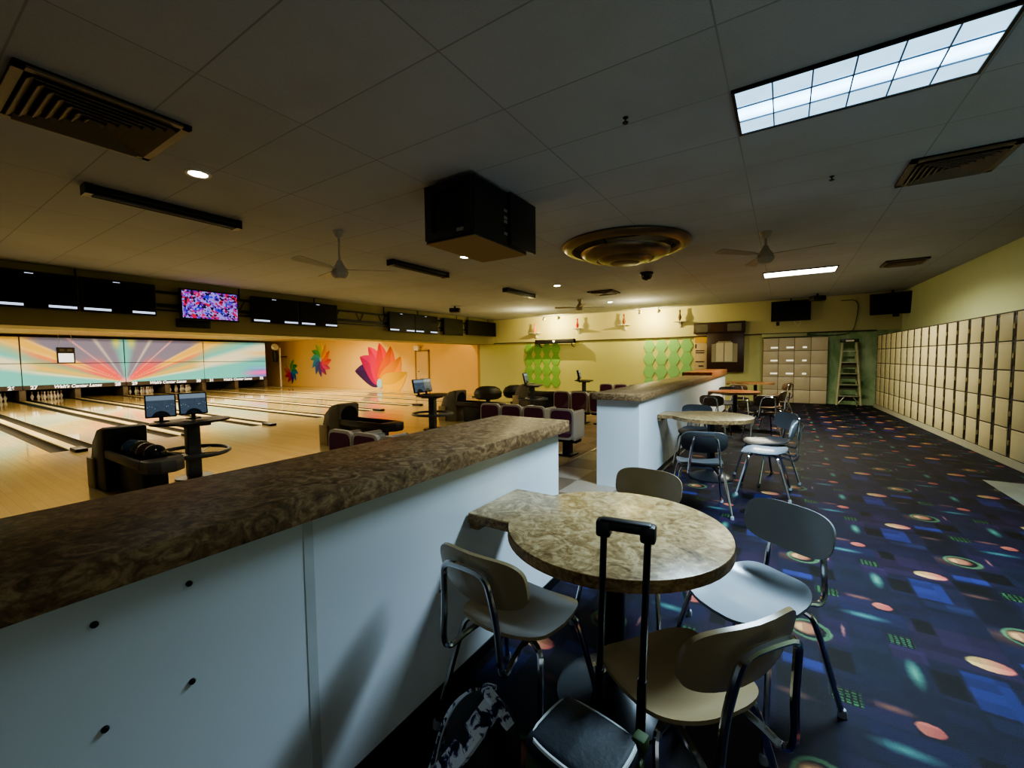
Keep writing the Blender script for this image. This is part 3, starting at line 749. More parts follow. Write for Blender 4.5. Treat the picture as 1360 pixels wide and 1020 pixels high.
# ------------------------------------------------------------------ FAR WALL
M_hex = plain('green_felt', rgb(126, 182, 92), .8, var=.08, scale=30)
M_hex2 = plain('green_felt_light', rgb(134, 192, 124), .8, var=.08, scale=30)
def hexes(x0, ncol, pitch, z1, rows, hh, mat, lbl, grp):
    first = None
    for c in range(ncol):
        for r in range(rows):
            loc = (x0 + pitch * c, YF, z1 - hh * (r + .5))
            lb = lbl % (('first', 'second', 'third', 'fourth')[c], ('top', 'second', 'third', 'fourth', 'fifth')[r])
            if first is None:
                p = pitch * .5; q = pitch * .235
                first = MB().prism([(-p, 0), (-q, -hh / 2 + .004), (q, -hh / 2 + .004), (p, 0), (q, hh / 2 - .004), (-q, hh / 2 - .004)], -.03, 0, 'XZ').build('hexagon_panel', mat, smooth=False)
                o = first
            else:
                o = first.copy(); COL.objects.link(o)
            o.location = loc; tag(o, lb, 'wall panel', grp)
hexes(-9.10, 4, .42, 2.05, 4, .45, M_hex, 'green felt hexagon in the left wall cluster, %s column, %s row', 'left cluster of green hexagons')
hexes(-4.08, 4, .42, 2.05, 4, .45, M_hex2, 'green felt hexagon in the right wall cluster, %s column, %s row', 'right cluster of green hexagons')
# pins on little shelves, track lights
for i, (x, z, c, lb) in enumerate(((-8.72, 2.50, (226, 120, 90), 'leftmost'), (-6.80, 2.60, (190, 50, 50), 'second from the left'), (-4.95, 2.64, (120, 70, 50), 'third from the left'), (-3.02, 2.66, (90, 74, 48), 'rightmost'))):
    t = thing('display_shelf', '%s small white bracket shelf on the far wall holding a pin' % lb, 'shelf', (x, YF - .03, z), 0, 'small pin shelves')
    MB().box(-.2, -.28, -.025, .2, 0, 0, .006).build('board', M_white, t)
    MB().prism([(-.0, 0), (0, -.2), (-.05, -.17), (-.08, -.1), (-.18, -.03), (-.18, 0)], -.03, .03, 'YZ').build('bracket', M_white, t)
    for ch in t.children:
        if ch.name.startswith('bracket'): ch.location.z = -.025
    p = thing('display_pin', 'dark %s bowling pin on the %s wall shelf' % ('reddish' if i < 2 else 'brown', lb), 'bowling pin', (x, YF - .2, z), 0, 'display pins on wall shelves')
    MB().lathe(pinprof, (0, 0, 0), 18, cap=False).build('pin_body', plain('display_pin_paint', rgb(*c), .35), p)
for x0, x1, lb in ((-8.15, -7.2, 'left track light bar with two small heads by the far wall'), (-4.35, -3.45, 'right track light bar with two small heads by the far wall')):
    t = thing('track_light', lb, 'track light', ((x0 + x1) / 2, 14.75, ZC), 0, 'track lights by the far wall')
    h = (x1 - x0) / 2
    MB().box(-h, -.02, -.03, h, .02, 0).build('track', M_white, t, smooth=False)
    for s in (-.35, .3):
        hd = MB().tube([(s, 0, -.03), (s, 0, -.1), (s, .02, -.14)], .012, 6).lathe([(.035, 0), (.05, .12)], (s, .02, -.2), 14, Matrix.Rotation(-1.0, 4, 'X')).build('lamp_head', M_white, t)
# long black heater box with white emblem
t = thing('wall_heater', 'long black box with a small white emblem braced to the far wall', 'heater', (-7.75, YF, 2.11))
MB().box(-.86, -.36, -.08, .86, -.16, .08, .01).build('casing', M_black, t)
MB().prism([(0, -.055), (.05, .0), (.05, .03), (.03, .045), (0, .025), (-.03, .045), (-.05, .03), (-.05, 0)], -.366, -.361, 'XZ').build('emblem', M_signw, t, smooth=False)
for s in (-.72, .72): MB().tube([(s, -.25, -.07), (s, -.2, -.18), (s, -.03, -.22), (s, 0, -.22)], .015, 6).build('brace', M_blackm, t)
for s in (-.84, .84): MB().box(s - .02, -.37, -.085, s + .02, -.155, .085).build('end_cap', M_blackm, t, smooth=False)
# award case and menu
t = thing('award_case', 'dark wood wall case with two white sheets in its window', 'display case', (-1.8, YF, 0))
MB().box(-.36, -.14, .93, .72, 0, 2.2, .008).build('case_body', M_wood_dark, t)
MB().box(-.78, -.16, 2.2, .74, 0, 2.56, .008).build('header_box', M_wood_dark, t)
M_paper = plain('paper', rgb(196, 190, 168), .6); M_glass = plain('smoked_pane', rgb(112, 108, 96), .2)
for x0, x1, mt_ in ((-.70, -.34, M_glass), (-.25, .14, plain('dim_pane', rgb(78, 58, 46), .2)), (.24, .64, M_glass)): MB().box(x0, -.165, 2.25, x1, -.161, 2.5).build('header_pane', mt_, t, smooth=False)
MB().prism([(-.22, 1.25), (.54, 1.25), (.54, 1.84), (.40, 1.86), (.34, 1.93), (-.02, 1.93), (-.08, 1.86), (-.22, 1.84)], -.147, -.141, 'XZ').build('window', plain('case_window', rgb(150, 146, 124), .25), t, smooth=False)
for x0, x1 in ((-.08, .14), (.17, .40)): MB().box(x0, -.153, 1.27, x1, -.148, 1.88).build('white_sheet', M_paper, t, smooth=False)
t = thing('menu_board', 'narrow cream notice board with a yellow top beside the wood case', 'notice board', (-2.37, YF, 0))
MB().box(-.2, -.05, .98, .2, -.001, 2.18, .004).build('board', plain('board_cream', rgb(196, 176, 142), .6), t)
MB().box(-.185, -.056, 1.9, .185, -.051, 2.14).build('yellow_header', plain('header_yellow', rgb(206, 164, 70), .6), t, smooth=False)
for z in (1.25, 1.55, 1.62): MB().box(-.16, -.056, z, .12, -.051, z + .03).build('printed_line', M_wood_dark, t, smooth=False)
MB().box(-.17, -.056, 1.72, -.13, -.051, 1.86).build('printed_line', M_wood_dark, t, smooth=False)
MB().box(-.06, -.056, 1.1, .1, -.051, 1.14).build('printed_line', M_wood_dark, t, smooth=False)
# televisions on the far wall
t = thing('television', 'black television mounted flat high on the far wall', 'television', (.14, YF - .18, 2.78))
MB().box(-.5, -.04, -.3, .5, .03, .3, .008).build('casing', M_black, t); MB().box(-.48, -.044, -.28, .48, -.041, .28).build('display', M_screen, t, smooth=False)
MB().cyl((0, .0, .28), (0, 0, ZC - 2.78), .02).build('ceiling_mount', M_blackm, t); MB().box(-.36, -.03, -.43, -.28, .02, -.31).build('cable_box', M_blackm, t, smooth=False)
MB().tube([(.1, 0, -.3), (.12, 0, -.4), (.2, 0, -.46), (.26, 0, -.38), (.24, 0, -.3)], .008, 6).build('cable', M_white, t)
t = thing('television', 'black television tilted down in the corner above the lockers', 'television', (2.33, 14.85, 2.78), -.28)
T = Matrix.Rotation(.16, 4, 'X')
MB().box(-.42, -.04, -.28, .42, .04, .28, .008, M=T).build('casing', M_black, t); MB().box(-.4, -.044, -.26, .4, -.041, .26, M=T).build('display', M_screen, t, smooth=False)
MB().tube([(0, .03, 0), (0, .3, .05), (0, .3, ZC - 2.78)], .03, 8, smooth=1).build('mount_arm', M_blackm, t)
MB().box(.05, -.03, -.35, .18, .03, -.28, M=T).build('sensor_box', M_blackm, t, smooth=False)
o = MB().tube([(1.35, YF - .05, 3.0), (1.75, YF - .05, 3.0), (1.72, YF - .05, 2.5), (1.65, YF - .05, 2.1), (1.4, YF - .05, 2.02), (1.08, YF - .05, 2.02), (.6, YF - .05, 2.05)], .012, 6).build('hanging_cable', plain('cable_olive', rgb(90, 94, 68), .6)); tag(o, 'loose dark cable drooping down the far wall above the ladder', 'cable')
t = thing('wire_duct', 'flat pale wire duct on the far wall above the end lockers', 'wire duct', (.1, YF - .03, 2.06))
MB().box(-.7, -.05, -.05, .5, 0, .05, .004).build('duct', plain('duct_paint', rgb(176, 180, 140), .6), t); MB().box(.46, -.06, -.08, .52, 0, .06).build('end_box', plain('duct_green', rgb(70, 96, 60), .6), t, smooth=False)

# ------------------------------------------------------------------ LOCKERS
M_lock = plain('locker_cream', rgb(206, 196, 154), .5, var=.06, scale=5)
M_lockb = plain('locker_gap', rgb(46, 40, 30), .7)
M_latch = plain('latch_dark', rgb(40, 34, 26), .4, .5)
M_latch2 = plain('latch_steel', rgb(190, 180, 150), .3, .8)
lk = thing('locker', 'x', 'locker', (0, 0, 0))
W = .44
MB().box(.012, -W / 2, .0, .58, W / 2, 1.86).build('cabinet', M_lockb, lk, smooth=False)
for r in range(5):
    z0 = .012 + .369 * r
    d = MB().box(.0, -W / 2 + .006, z0, .0118, W / 2 - .095, z0 + .352, .004).build('door', M_lock, lk)
    MB().box(-.003, -W / 2 + .02, z0 + .333, .002, W / 2 - .11, z0 + .347).build('door_lip', plain('lip_light', rgb(224, 212, 170), .4), d, smooth=False)
    MB().box(.004, W / 2 - .088, z0 + .05, .0118, W / 2 - .006, z0 + .31, .002).build('latch_plate', M_latch, d)
    MB().box(-.008, W / 2 - .065, z0 + .15, .0045, W / 2 - .03, z0 + .21).build('latch', M_latch2, d, smooth=False)
ords = 'first second third fourth fifth sixth seventh eighth ninth tenth eleventh twelfth thirteenth fourteenth fifteenth sixteenth seventeenth eighteenth nineteenth twentieth'.split()
ys = [14.72 - W * k for k in range(19)]
for k, y in enumerate(ys):
    lb = 'cream five-door locker stack along the side wall, %s from the ladder corner' % ords[k]
    loc = (lockx(y), y, .10)
    if k == 0:
        lk.location = loc; lk.rotation_euler = (0, 0, ALPHA); lk['label'] = lb; lk['group'] = 'cream lockers along the side wall'
    else: dup(lk, loc, ALPHA, lb, 'cream lockers along the side wall')
M_lock2 = plain('end_locker_tan', rgb(188, 176, 148), .45, var=.08, scale=6)
W2 = .40
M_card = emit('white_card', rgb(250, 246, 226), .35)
for k in range(4):
    t = thing('end_locker', 'tan five-door locker stack on the far wall, %s from the left' % ('first', 'second', 'third', 'last')[k], 'locker', (-.34 + W2 * k, YF - .4, 0), 0, 'tan lockers on the far wall')
    MB().box(-W2 / 2, .02, 0, W2 / 2, .39, 1.98).build('cabinet', M_lockb, t, smooth=False)
    for r in range(5):
        z0 = .03 + .389 * r
        d = MB().box(-W2 / 2 + .005, 0, z0, W2 / 2 - .005, .02, z0 + .378, .005).build('door', M_lock2, t)
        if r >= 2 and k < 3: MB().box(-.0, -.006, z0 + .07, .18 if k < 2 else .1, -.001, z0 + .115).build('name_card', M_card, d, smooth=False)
# step ladder
t = thing('stepladder', 'olive fibreglass stepladder leaning closed against the far wall', 'ladder', (1.53, 14.92, 0))
M_lad = plain('ladder_olive', rgb(166, 164, 126), .5); M_ladm = plain('ladder_aluminium', rgb(160, 164, 140), .35, .6)
for s in (-1, 1):
    MB().cyl((s * .27, -.14, 0), (s * .15, .12, 1.80), .026, seg=8).build('front_rail', M_lad, t)
    MB().cyl((s * .22, .18, 0), (s * .14, .2, 1.78), .018, seg=8).build('rear_rail', M_lad, t)
    MB().box(s * .27 - .035, -.18, 0, s * .27 + .035, -.1, .05).build('foot', M_black, t, smooth=False)
    MB().cyl((s * .25, -.11, .06), (s * .08, -.09, .29), .014, seg=8).build('brace', M_ladm, t)
for k in range(5):
    z = .30 + .31 * k; f = z / 1.8; w = .27 - .12 * f - .01; y = -.14 + .26 * f
    MB().box(-w, y - .05, z - .015, w, y + .05, z + .012).build('step', M_ladm, t, smooth=False)
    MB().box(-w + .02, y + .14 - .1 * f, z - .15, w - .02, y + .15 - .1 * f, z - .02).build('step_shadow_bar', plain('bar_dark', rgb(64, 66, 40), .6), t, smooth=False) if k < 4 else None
MB().box(-.2, .02, 1.79, .2, .26, 1.88, .01).build('top_cap', M_black, t)
MB().box(-.09, .015, 1.81, .09, .019, 1.85).build('cap_label', M_white, t, smooth=False)

# ------------------------------------------------------------------ KEYHOLE TABLES
def table(cx, cy, wx, label, top, edge):
    t = thing('keyhole_table', label, 'table', (cx, cy, 0), 0, 'keyhole tables fixed to the partitions')
    R = .44; hw = .205; L = cx - wx
    a0 = PI - math.asin(hw / R)
    poly = [(R * math.cos(-a0 + 2 * a0 * k / 56), R * math.sin(-a0 + 2 * a0 * k / 56)) for k in range(57)]
    poly = poly + [(-L + .004, hw), (-L + .004, -hw)]
    MB().prism(poly, .694, .735, bev=.003).build('tabletop', top, t)
    # edge band
    g = MB(); A = poly; n = len(A)
    def off(p, d):
        l = math.hypot(*p); return (p[0] * (1 + d / l), p[1] * (1 + d / l))
    v1 = [g.bm.verts.new((*off(p, .002 if abs(p[0]) < L - .02 else 0), .693)) for p in A[:57]]; v2 = [g.bm.verts.new((*off(p, .002 if abs(p[0]) < L - .02 else 0), .7325)) for p in A[:57]]
    for i in range(56): g.bm.faces.new((v1[i], v1[i + 1], v2[i + 1], v2[i]))
    g.box(-L + .006, -hw - .0035, .693, -R * math.cos(math.asin(hw / R)), -hw - .0005, .7325)
    g.build('edge_band', edge, t)
    MB().box(-L + .004, -hw + .01, .66, -L + .05, hw - .01, .694).build('wall_cleat', edge, t, smooth=False)
    MB().lathe([(.12, .68), (.12, .694)], (0, 0, 0), 20).build('top_plate', M_blackm, t)
    MB().cyl((0, 0, .05), (0, 0, .685), .042, seg=20).build('post', M_blackm, t)
    MB().lathe([(.24, .0), (.24, .012), (.21, .03), (.12, .06), (.05, .085), (.043, .12)], (0, 0, 0), 40).build('base', plain('base_dark', rgb(40, 42, 46), .3, .4), t)
    return t
table(-.57, 1.655, -1.178, 'nearest round beige keyhole table with an arm to the partition', M_table, M_tedge)
table(-.70, 5.40, -1.27, 'second beige keyhole table, ringed by grey chairs', M_table, M_tedge)
table(-.80, 9.45, -1.27, 'third keyhole table with a warm brown top and black post', M_topw, M_tedge)
table(-.62, 12.9, -1.29, 'farthest warm brown keyhole table near the end lockers', M_topw, M_tedge)

# ------------------------------------------------------------------ CHAIRS
def make_chair(label, mat):
    t = thing('cafe_chair', label, 'chair', (0, 0, 0), 0, 'school-style chairs at the keyhole tables')
    def fz(u, v):
        s = v / .205; q = u / .2
        z = .447 - .026 * (1 - min(1, q * q * .8 + s * s * .6))
        z += .040 * max(0, -s - .45) ** 1.6 * 2.2 - .030 * max(0, s - .5) ** 1.6 * 2.2 + .008 * q * q
        return z
    g = MB(); g.shell(.198, .208, 3.4, fz, .013)
    for v in g.bm.verts:               # narrower at the rear
        v.co.x *= 1 - .13 * max(0, -v.co.y / .208)
    g.build('seat', mat, t)
    tilt = math.radians(-13)
    M = Matrix.Translation((0, -.255, .675)) @ Matrix.Rotation(-tilt, 4, 'X')
    MB().shell(.192, .098, 3.2, lambda u, v: .042 * (u / .192) ** 2 - .012 * math.cos(v / .098 * 1.4), .013, 7, 44, 'Y', M=M).build('backrest', mat, t)
    MB().tube([(-.10, .08, .415), (-.10, -.10, .412), (-.115, -.20, .405), (-.125, -.262, .385), (-.13, -.292, .42), (-.118, -.292, .55), (-.105, -.306, .66), (-.09, -.318, .735), (0, -.322, .745),
               (.09, -.318, .735), (.105, -.306, .66), (.118, -.292, .55), (.13, -.292, .42), (.125, -.262, .385), (.115, -.20, .405), (.10, -.10, .412), (.10, .08, .415)], .0115, 8, smooth=2).build('back_frame', M_chrome, t)
    for sx in (-1, 1):
        for y0, y1, yy in ((-.09, -.235, -.12), (.10, .225, .12)):
            l = MB().tube([(0, y0, .416), (sx * .10, y0, .416), (sx * .165, yy, .412), (sx * .185, yy * 1.15, .37), (sx * .235, y1, .008)], .0115, 8).build('leg', M_chrome, t)
            MB().lathe([(.016, 0), (.016, .02), (.0125, .03)], (sx * .235, y1, 0), 10).build('foot_glide', M_greypl, l)
    return t
def face(dx, dy): return math.atan2(-dx, dy)
chairs = [
 ((-.85, 1.36), face(.06, 1), M_tan, 'tan chair in front of the nearest table, beside the partition'),
 ((-.262, 1.325), face(-.80, .60), M_tan, 'tan chair nearest the camera, right of the rolling bag'),
 ((-.10, 1.96), face(-.55, -.84), M_greypl, 'shiny grey chair at the right of the nearest table'),
 ((-.665, 2.20), face(-.10, -1), M_tan, 'tan chair behind the nearest table, back towards the second table'),
 ((-.64, 4.22), face(-.3, 1), M_darkpl, 'dark grey chair in front of the second table, back to camera'),
 ((-.15, 5.06), face(-.95, .02), M_greypl, 'grey chair seen side-on at the right of the second table'),
 ((-.15, 5.62), face(-.78, -.55), M_darkpl, 'dark-backed chair tucked behind the side-on chair at the second table'),
 ((-.97, 5.95), face(.05, -1), M_darkpl, 'grey chair behind the second table, against the partition'),
 ((-1.0, 8.10), face(.1, 1), M_brownpl, 'brown chair in front of the third table, next to the partition'),
 ((-.30, 8.42), face(-.35, 1), M_brownpl, 'brown chair with a pale seat right of the third table'),
 ((-.22, 9.42), face(-.95, .25), M_brownpl, 'brown chair behind the pale-seated one at the third table'),
 ((-1.0, 10.0), face(.0, -1), M_darkpl, 'dark chair on the far side of the third table'),
 ((-.86, 11.4), face(.1, 1), M_brownpl, 'brown chair in front of the farthest table'),
 ((-.12, 12.45), face(-.9, .5), M_brownpl, 'brown chair at the right of the farthest table'),
]
protos = {}
for (x, y), rz, mat, lb in chairs:
    if mat.name not in protos:
        c = make_chair(lb, mat); c.location = (x, y, 0); c.rotation_euler = (0, 0, rz); protos[mat.name] = c
    else: dup(protos[mat.name], (x, y, 0), rz, lb)

# ------------------------------------------------------------------ LUGGAGE
M_bag = plain('bag_navy_nylon', rgb(24, 30, 40), .6, var=.2, scale=60, bump=.15)
M_bag2 = plain('bag_black_nylon', rgb(14, 15, 18), .65, bump=.15)
M_pipe = plain('piping_white', rgb(206, 212, 214), .5)
M_bgreen = plain('bag_green_panel', rgb(58, 78, 40), .7)
t = thing('rolling_bag', 'black rolling bag with white piping and a raised telescoping handle', 'bag', (-.376, .974, 0), -.16)
MB().box(-.155, -.11, .05, .085, .09, .40, .03, 3).build('body', M_bag2, t)
MB().box(-.157, -.113, .33, .087, .092, .385, .012).build('green_band', M_bgreen, t)
MB().box(-.158, -.115, .39, .088, .085, .445, .022, 3).build('lid', M_bag, t)
z = .438; rr = [(-.148, -.10), (-.085, -.113), (.015, -.113), (.078, -.10), (.083, 0), (.075, .07), (-.035, .078), (-.145, .07), (-.153, 0)]
MB().tube([(x, y, z) for x, y in rr], .0055, 6, True).build('piping', M_pipe, t)
pk = MB().box(-.11, -.19, .06, .08, -.11, .36, .03, 3).build('front_pocket', M_bag2, t)
MB().tube([(-.105, -.17, .35), (-.09, -.185, .36), (.05, -.185, .36), (.07, -.17, .35), (.075, -.17, .15)], .005, 6).build('piping', M_pipe, pk)
MB().box(.06, .06, .41, .095, .095, .452, .006).build('green_strap', M_bgreen, t)
for x, y in ((-.045, .105), (.065, .14)):
    MB().cyl((x - .026, y, .1), (x - .013, y, .55), .013, seg=10).build('handle_sleeve', M_blackm, t)
    MB().cyl((x - .0145, y, .5), (x, y, .965), .0095, seg=10).build('handle_post', M_blackm, t)
    MB().cyl((x - .03, .115, .03), (x, .115, .03), .03, seg=16).build('wheel', M_blackm, t)
GM = Matrix.Translation((.01, .1225, 0)) @ Matrix.Rotation(math.atan2(.035, .11), 4, 'Z')
MB().box(-.07, -.018, .955, .07, .018, .985, .009, 3, M=GM).box(-.078, -.02, .935, -.038, .02, .982, .008, M=GM).box(.038, -.02, .935, .078, .02, .982, .008, M=GM).build('grip', M_black, t)
t = thing('backpack', 'camouflage-strapped dark backpack on the floor below the tan chair', 'backpack', (-.785, 1.02, 0), -.5)
g = N('camouflage_fabric'); f = g.noise(26, 4, g.obj(), .6, .8); f2 = g.noise(40, 3, g.obj())
c = g.ramp(f, [(.42, rgb(18, 20, 42)), (.47, rgb(60, 62, 120)), (.53, rgb(226, 232, 240))]); M_camo = g.done(c, .7)
g = MB(); g.ball((0, 0, .17), .16, 28, (.85, .75, 1.05)); g.build('body', M_bag2, t)
MB().ball((.02, -.09, .13), .10, 20, (.9, .6, 1.05)).build('front_pocket', M_bag2, t)
def strap(pts, w, name, mat):
    g = MB(); pts = [Vector(p) for p in pts]
    for _ in range(2):
        q = [pts[0]]
        for a, b in zip(pts, pts[1:]): q += [a * .75 + b * .25, a * .25 + b * .75]
        pts = q + [pts[-1]]
    prev = None
    for i, p in enumerate(pts):
        d = (pts[min(i + 1, len(pts) - 1)] - pts[max(i - 1, 0)]).normalized(); nrm = (p - Vector((0, 0, .15))).normalized(); sd = d.cross(nrm).normalized()
        ring = [g.bm.verts.new(p + sd * w + nrm * .0), g.bm.verts.new(p + sd * w * .9 + nrm * .014), g.bm.verts.new(p - sd * w * .9 + nrm * .014), g.bm.verts.new(p - sd * w)]
        if prev:
            for k in range(4): g.bm.faces.new((prev[k], prev[(k + 1) % 4], ring[(k + 1) % 4], ring[k]))
        else: g.bm.faces.new(ring)
        prev = ring
    g.bm.faces.new(prev); return g.build(name, mat, t)
strap([(-.11, .03, .27), (-.145, -.02, .22), (-.16, -.06, .14), (-.15, -.09, .05), (-.12, -.13, .01)], .034, 'shoulder_strap', M_camo)
strap([(.03, .02, .325), (.07, -.06, .31), (.06, -.11, .25), (.02, -.15, .17), (-.02, -.155, .08), (-.04, -.15, .02)], .034, 'shoulder_strap', M_camo)
strap([(-.05, .06, .315), (-.02, .02, .345), (.04, .03, .34), (.09, .05, .29)], .018, 'top_handle', M_camo)
MB().tube([(-.10, .0, .285), (-.135, -.05, .23), (-.15, -.09, .13), (-.13, -.12, .04)], .004, 6).build('strap_piping', M_pipe, t)
for x in (.13, .17): MB().tube([(x, -.06, .19), (x - .01, -.10, .14), (x - .02, -.12, .08)], .004, 6).build('zip_pull', M_chrome, t)

# ------------------------------------------------------------------ SETTEE SEATS
M_shell = plain('settee_shell', rgb(200, 194, 182), .4, var=.04)
M_plum = plain('plum_vinyl', rgb(100, 52, 80), .35, var=.08)
def make_seat(label, grp):
    t = thing('settee_seat', label, 'settee seat', (0, 0, 0), 0, grp)
    # rear shell frame with plum insert, side wings, seat pan
    g = MB(); g.shell(.215, .25, 6, lambda u, v: -.005 - .02 * (u / .2) ** 2 * 0, .045, 4, 44, 'Y', (0, 0, .54)); g.box(-.212, -.01, .28, -.18, .42, .72, .03, 3); g.box(.18, -.01, .28, .212, .42, .75, .03, 3)
    g.build('shell', M_shell, t)
    MB().box(-.185, .0, .33, .185, .42, .44, .02).build('seat_pan', M_plum, t)
    MB().shell(.185, .212, 6, lambda u, v: -.034, .012, 4, 44, 'Y', (0, 0, .545)).build('back_insert', M_plum, t)
    MB().prism([(.19, .40), (.19, .62), (.13, .5), (.02, .40)], -.0425, -.0421, 'XZ').build('swoosh', plain('swoosh_mauve', rgb(128, 100, 104), .4), t, smooth=False)
    MB().box(-.2, .10, .22, .2, .32, .33, .01).build('bracket', M_blackm, t)
    MB().box(-.06, .14, .03, .06, .28, .24).build('pedestal', M_black, t, smooth=False); MB().box(-.13, .06, 0, .13, .36, .03, .008).build('base_plate', M_blackm, t)
    return t
rows = [('nearest row by the second ball return', 3.02, (-4.32, -3.87, -3.42)), ('middle row behind the near countertop', 6.25, (-4.50, -4.04, -3.58)), ('single seat at the aisle end of the middle settee row', 6.1, (-2.98,)), ('third row beside the second partition', 9.45, (-4.62, -4.15, -3.68)), ('farthest row before the far wall', 12.75, (-4.68, -4.21, -3.74))]
seat0 = None
for nm, y, xs in rows:
    for i, x in enumerate(xs):
        lb = 'plum settee seat, %s from left, %s' % (('first', 'second', 'third')[i], nm) if len(xs) > 1 else 'plum and white settee seat alone at the aisle end of the middle row'
        if seat0 is None: seat0 = make_seat(lb, nm); seat0.location = (x, y, ZL)
        else: dup(seat0, (x, y, ZL), 0, lb, nm)
# ------------------------------------------------------------------ BALL RETURNS
def ball_return(x, y, label, hood, base, logos):
    t = thing('ball_return', label, 'ball return', (x, y, ZL), 0, 'ball returns on the approach')
    # hood opens towards the settee (+X)
    g = MB(); prof = [(-.42, 0), (-.40, .35), (-.30, .60), (-.10, .76), (.08, .80), (.16, .78), (.14, .45), (.16, 0)]
    g.prism(prof, -.22, .22, 'XZ', .03); g.build('hood', hood, t)
    MB().lathe([(.17, 0), (.175, .012), (.15, .014), (.13, -.02)], (.148, 0, .58), 28, Matrix.Rotation(PI / 2, 4, 'Y'), cap=False).build('mouth_rim', M_blackm, t)
    MB().lathe([(0, 0), (.165, 0)], (.158, 0, .58), 28, Matrix.Rotation(PI / 2, 4, 'Y'), cap=False).build('mouth', plain('mouth_black', rgb(5, 5, 6), .9), t)
    if logos:
        for z in (.50, .60): MB().lathe([(0, 0), (.05, 0), (.05, .004)], (-.10, -.219, z), 16, Matrix.Rotation(PI / 2, 4, 'X'), cap=False).build('hood_badge', plain('badge_maroon', rgb(60, 30, 30), .5), t)
    MB().box(.13, -.17, .40, 1.30, .17, .44, .01).build('ball_tray', base, t)
    for s in (-.185, .185): MB().box(.10, s - .022, .42, 1.28, s + .025, .52, .012).build('side_rail', base, t)
    MB().prism([(1.22, -.207), (1.42, -.17), (1.5, -.07), (1.5, .07), (1.42, .17), (1.22, .207)], .38, .52, 'XY', .02).build('rack_nose', base, t)
    MB().box(-.44, -.25, 0, -.20, -.222, .38, .006).build('side_cover', plain('cover_tan', rgb(176, 160, 124), .5), t)
    MB().box(.3, -.12, 0, 1.1, .12, .4, .02).build('rack_base', M_black, t)
    return t
M_hoodb = plain('hood_black', rgb(26, 28, 32), .4); M_hood = plain('hood_olive_grey', rgb(112, 106, 90), .5)
M_rack = plain('rack_dark', rgb(48, 40, 40), .4); M_rackg = plain('rack_grey', rgb(92, 92, 92), .4)
ball_return(-7.15, 1.80, 'black ball return nearest the camera, holding bowling balls', M_hoodb, M_rackg, False)
ball_return(-7.0, 4.97, 'olive grey ball return behind the nearest settee row', M_hood, M_rack, True)
ball_return(-7.2, 8.50, 'olive grey ball return right of the second scoring table', M_hood, M_rack, True)
ball_return(-7.2, 12.12, 'olive grey ball return farthest from the camera', M_hood, M_rack, True)
for x, y, c, lb in ((-6.72, 1.785, (44, 74, 104), 'blue bowling ball nearest the hood of the black ball return'), (-6.495, 1.81, (52, 66, 44), 'green bowling ball in the middle of the ball rack'), (-6.27, 1.795, (60, 48, 44), 'dark brown bowling ball at the open end of the rack'), (-6.72, 2.92, (30, 30, 38), 'black bowling ball at the back of the ball rack')):
    if y < 2.5: z = ZL + .44 + .109
    else: x, y, z = -6.045, 1.80, ZL + .44 + .109
    t = thing('bowling_ball', lb, 'bowling ball', (x, y, z), 0, 'bowling balls on the rack')
    MB().ball((0, 0, 0), .1085, 28).build('ball', plain('ball_%d' % c[0], rgb(*c), .12, var=.35, scale=9), t)
    MB().lathe([(0, 0), (.013, 0)], (.05, -.045, .0855), 10, cap=False).build('finger_hole', M_black, t)
for x, y, lb in ((-8.75, 12.0, 'round black padded stool left of the farthest ball return'), (-8.15, 12.95, 'round black padded stool behind the farthest ball return')):
    t = thing('padded_stool', lb, 'stool', (x, y, ZL), 0)
    MB().lathe([(0, .66), (.26, .64), (.42, .56), (.50, .42), (.48, .28), (.38, .20), (0, .20)], (0, 0, 0), 30, cap=False).build('cushion', plain('stool_black', rgb(30, 28, 26), .5), t)
    MB().lathe([(.24, 0), (.24, .03), (.08, .08), (.07, .22)], (0, 0, 0), 24).build('base', M_blackm, t)
# ------------------------------------------------------------------ SCORING TABLES
def m_ui():
    g = N('score_console_screen'); x = g.node('ShaderNodeSeparateXYZ'); g.l.new(g.obj(), x.inputs[0])
    y, z = x.outputs[1], x.outputs[2]
    d = g.math('SQRT', g.math('ADD', g.math('POWER', y, 2), g.math('POWER', g.math('ADD', z, .17), 2)))
    arc = g.math('LESS_THAN', d, .10)
    topb = g.math('GREATER_THAN', z, .075)
    c = g.mix(g.noise(30, 3, g.obj()), rgb(52, 66, 82), rgb(74, 90, 108))
    c = g.mix(topb, c, rgb(120, 138, 156)); c = g.mix(arc, c, rgb(14, 18, 24))
    br = g.node('ShaderNodeTexVoronoi'); br.inputs['Scale'].default_value = 40; g.l.new(g.obj(), br.inputs[0])
    mk = g.math('MULTIPLY', g.math('LESS_THAN', br.outputs['Distance'], .22), g.math('MULTIPLY', g.math('LESS_THAN', g.math('ABSOLUTE', g.math('ADD', z, .02)), .035), g.math('GREATER_THAN', g.math('ABSOLUTE', y), .05)))
    c = g.mix(mk, c, rgb(150, 166, 186))
    g.done(c, .25); g.put(g.b.inputs['Emission Color'], c); g.b.inputs['Emission Strength'].default_value = .35; return g.m
M_ui = m_ui()
M_consg = plain('console_grey', rgb(70, 74, 80), .4)
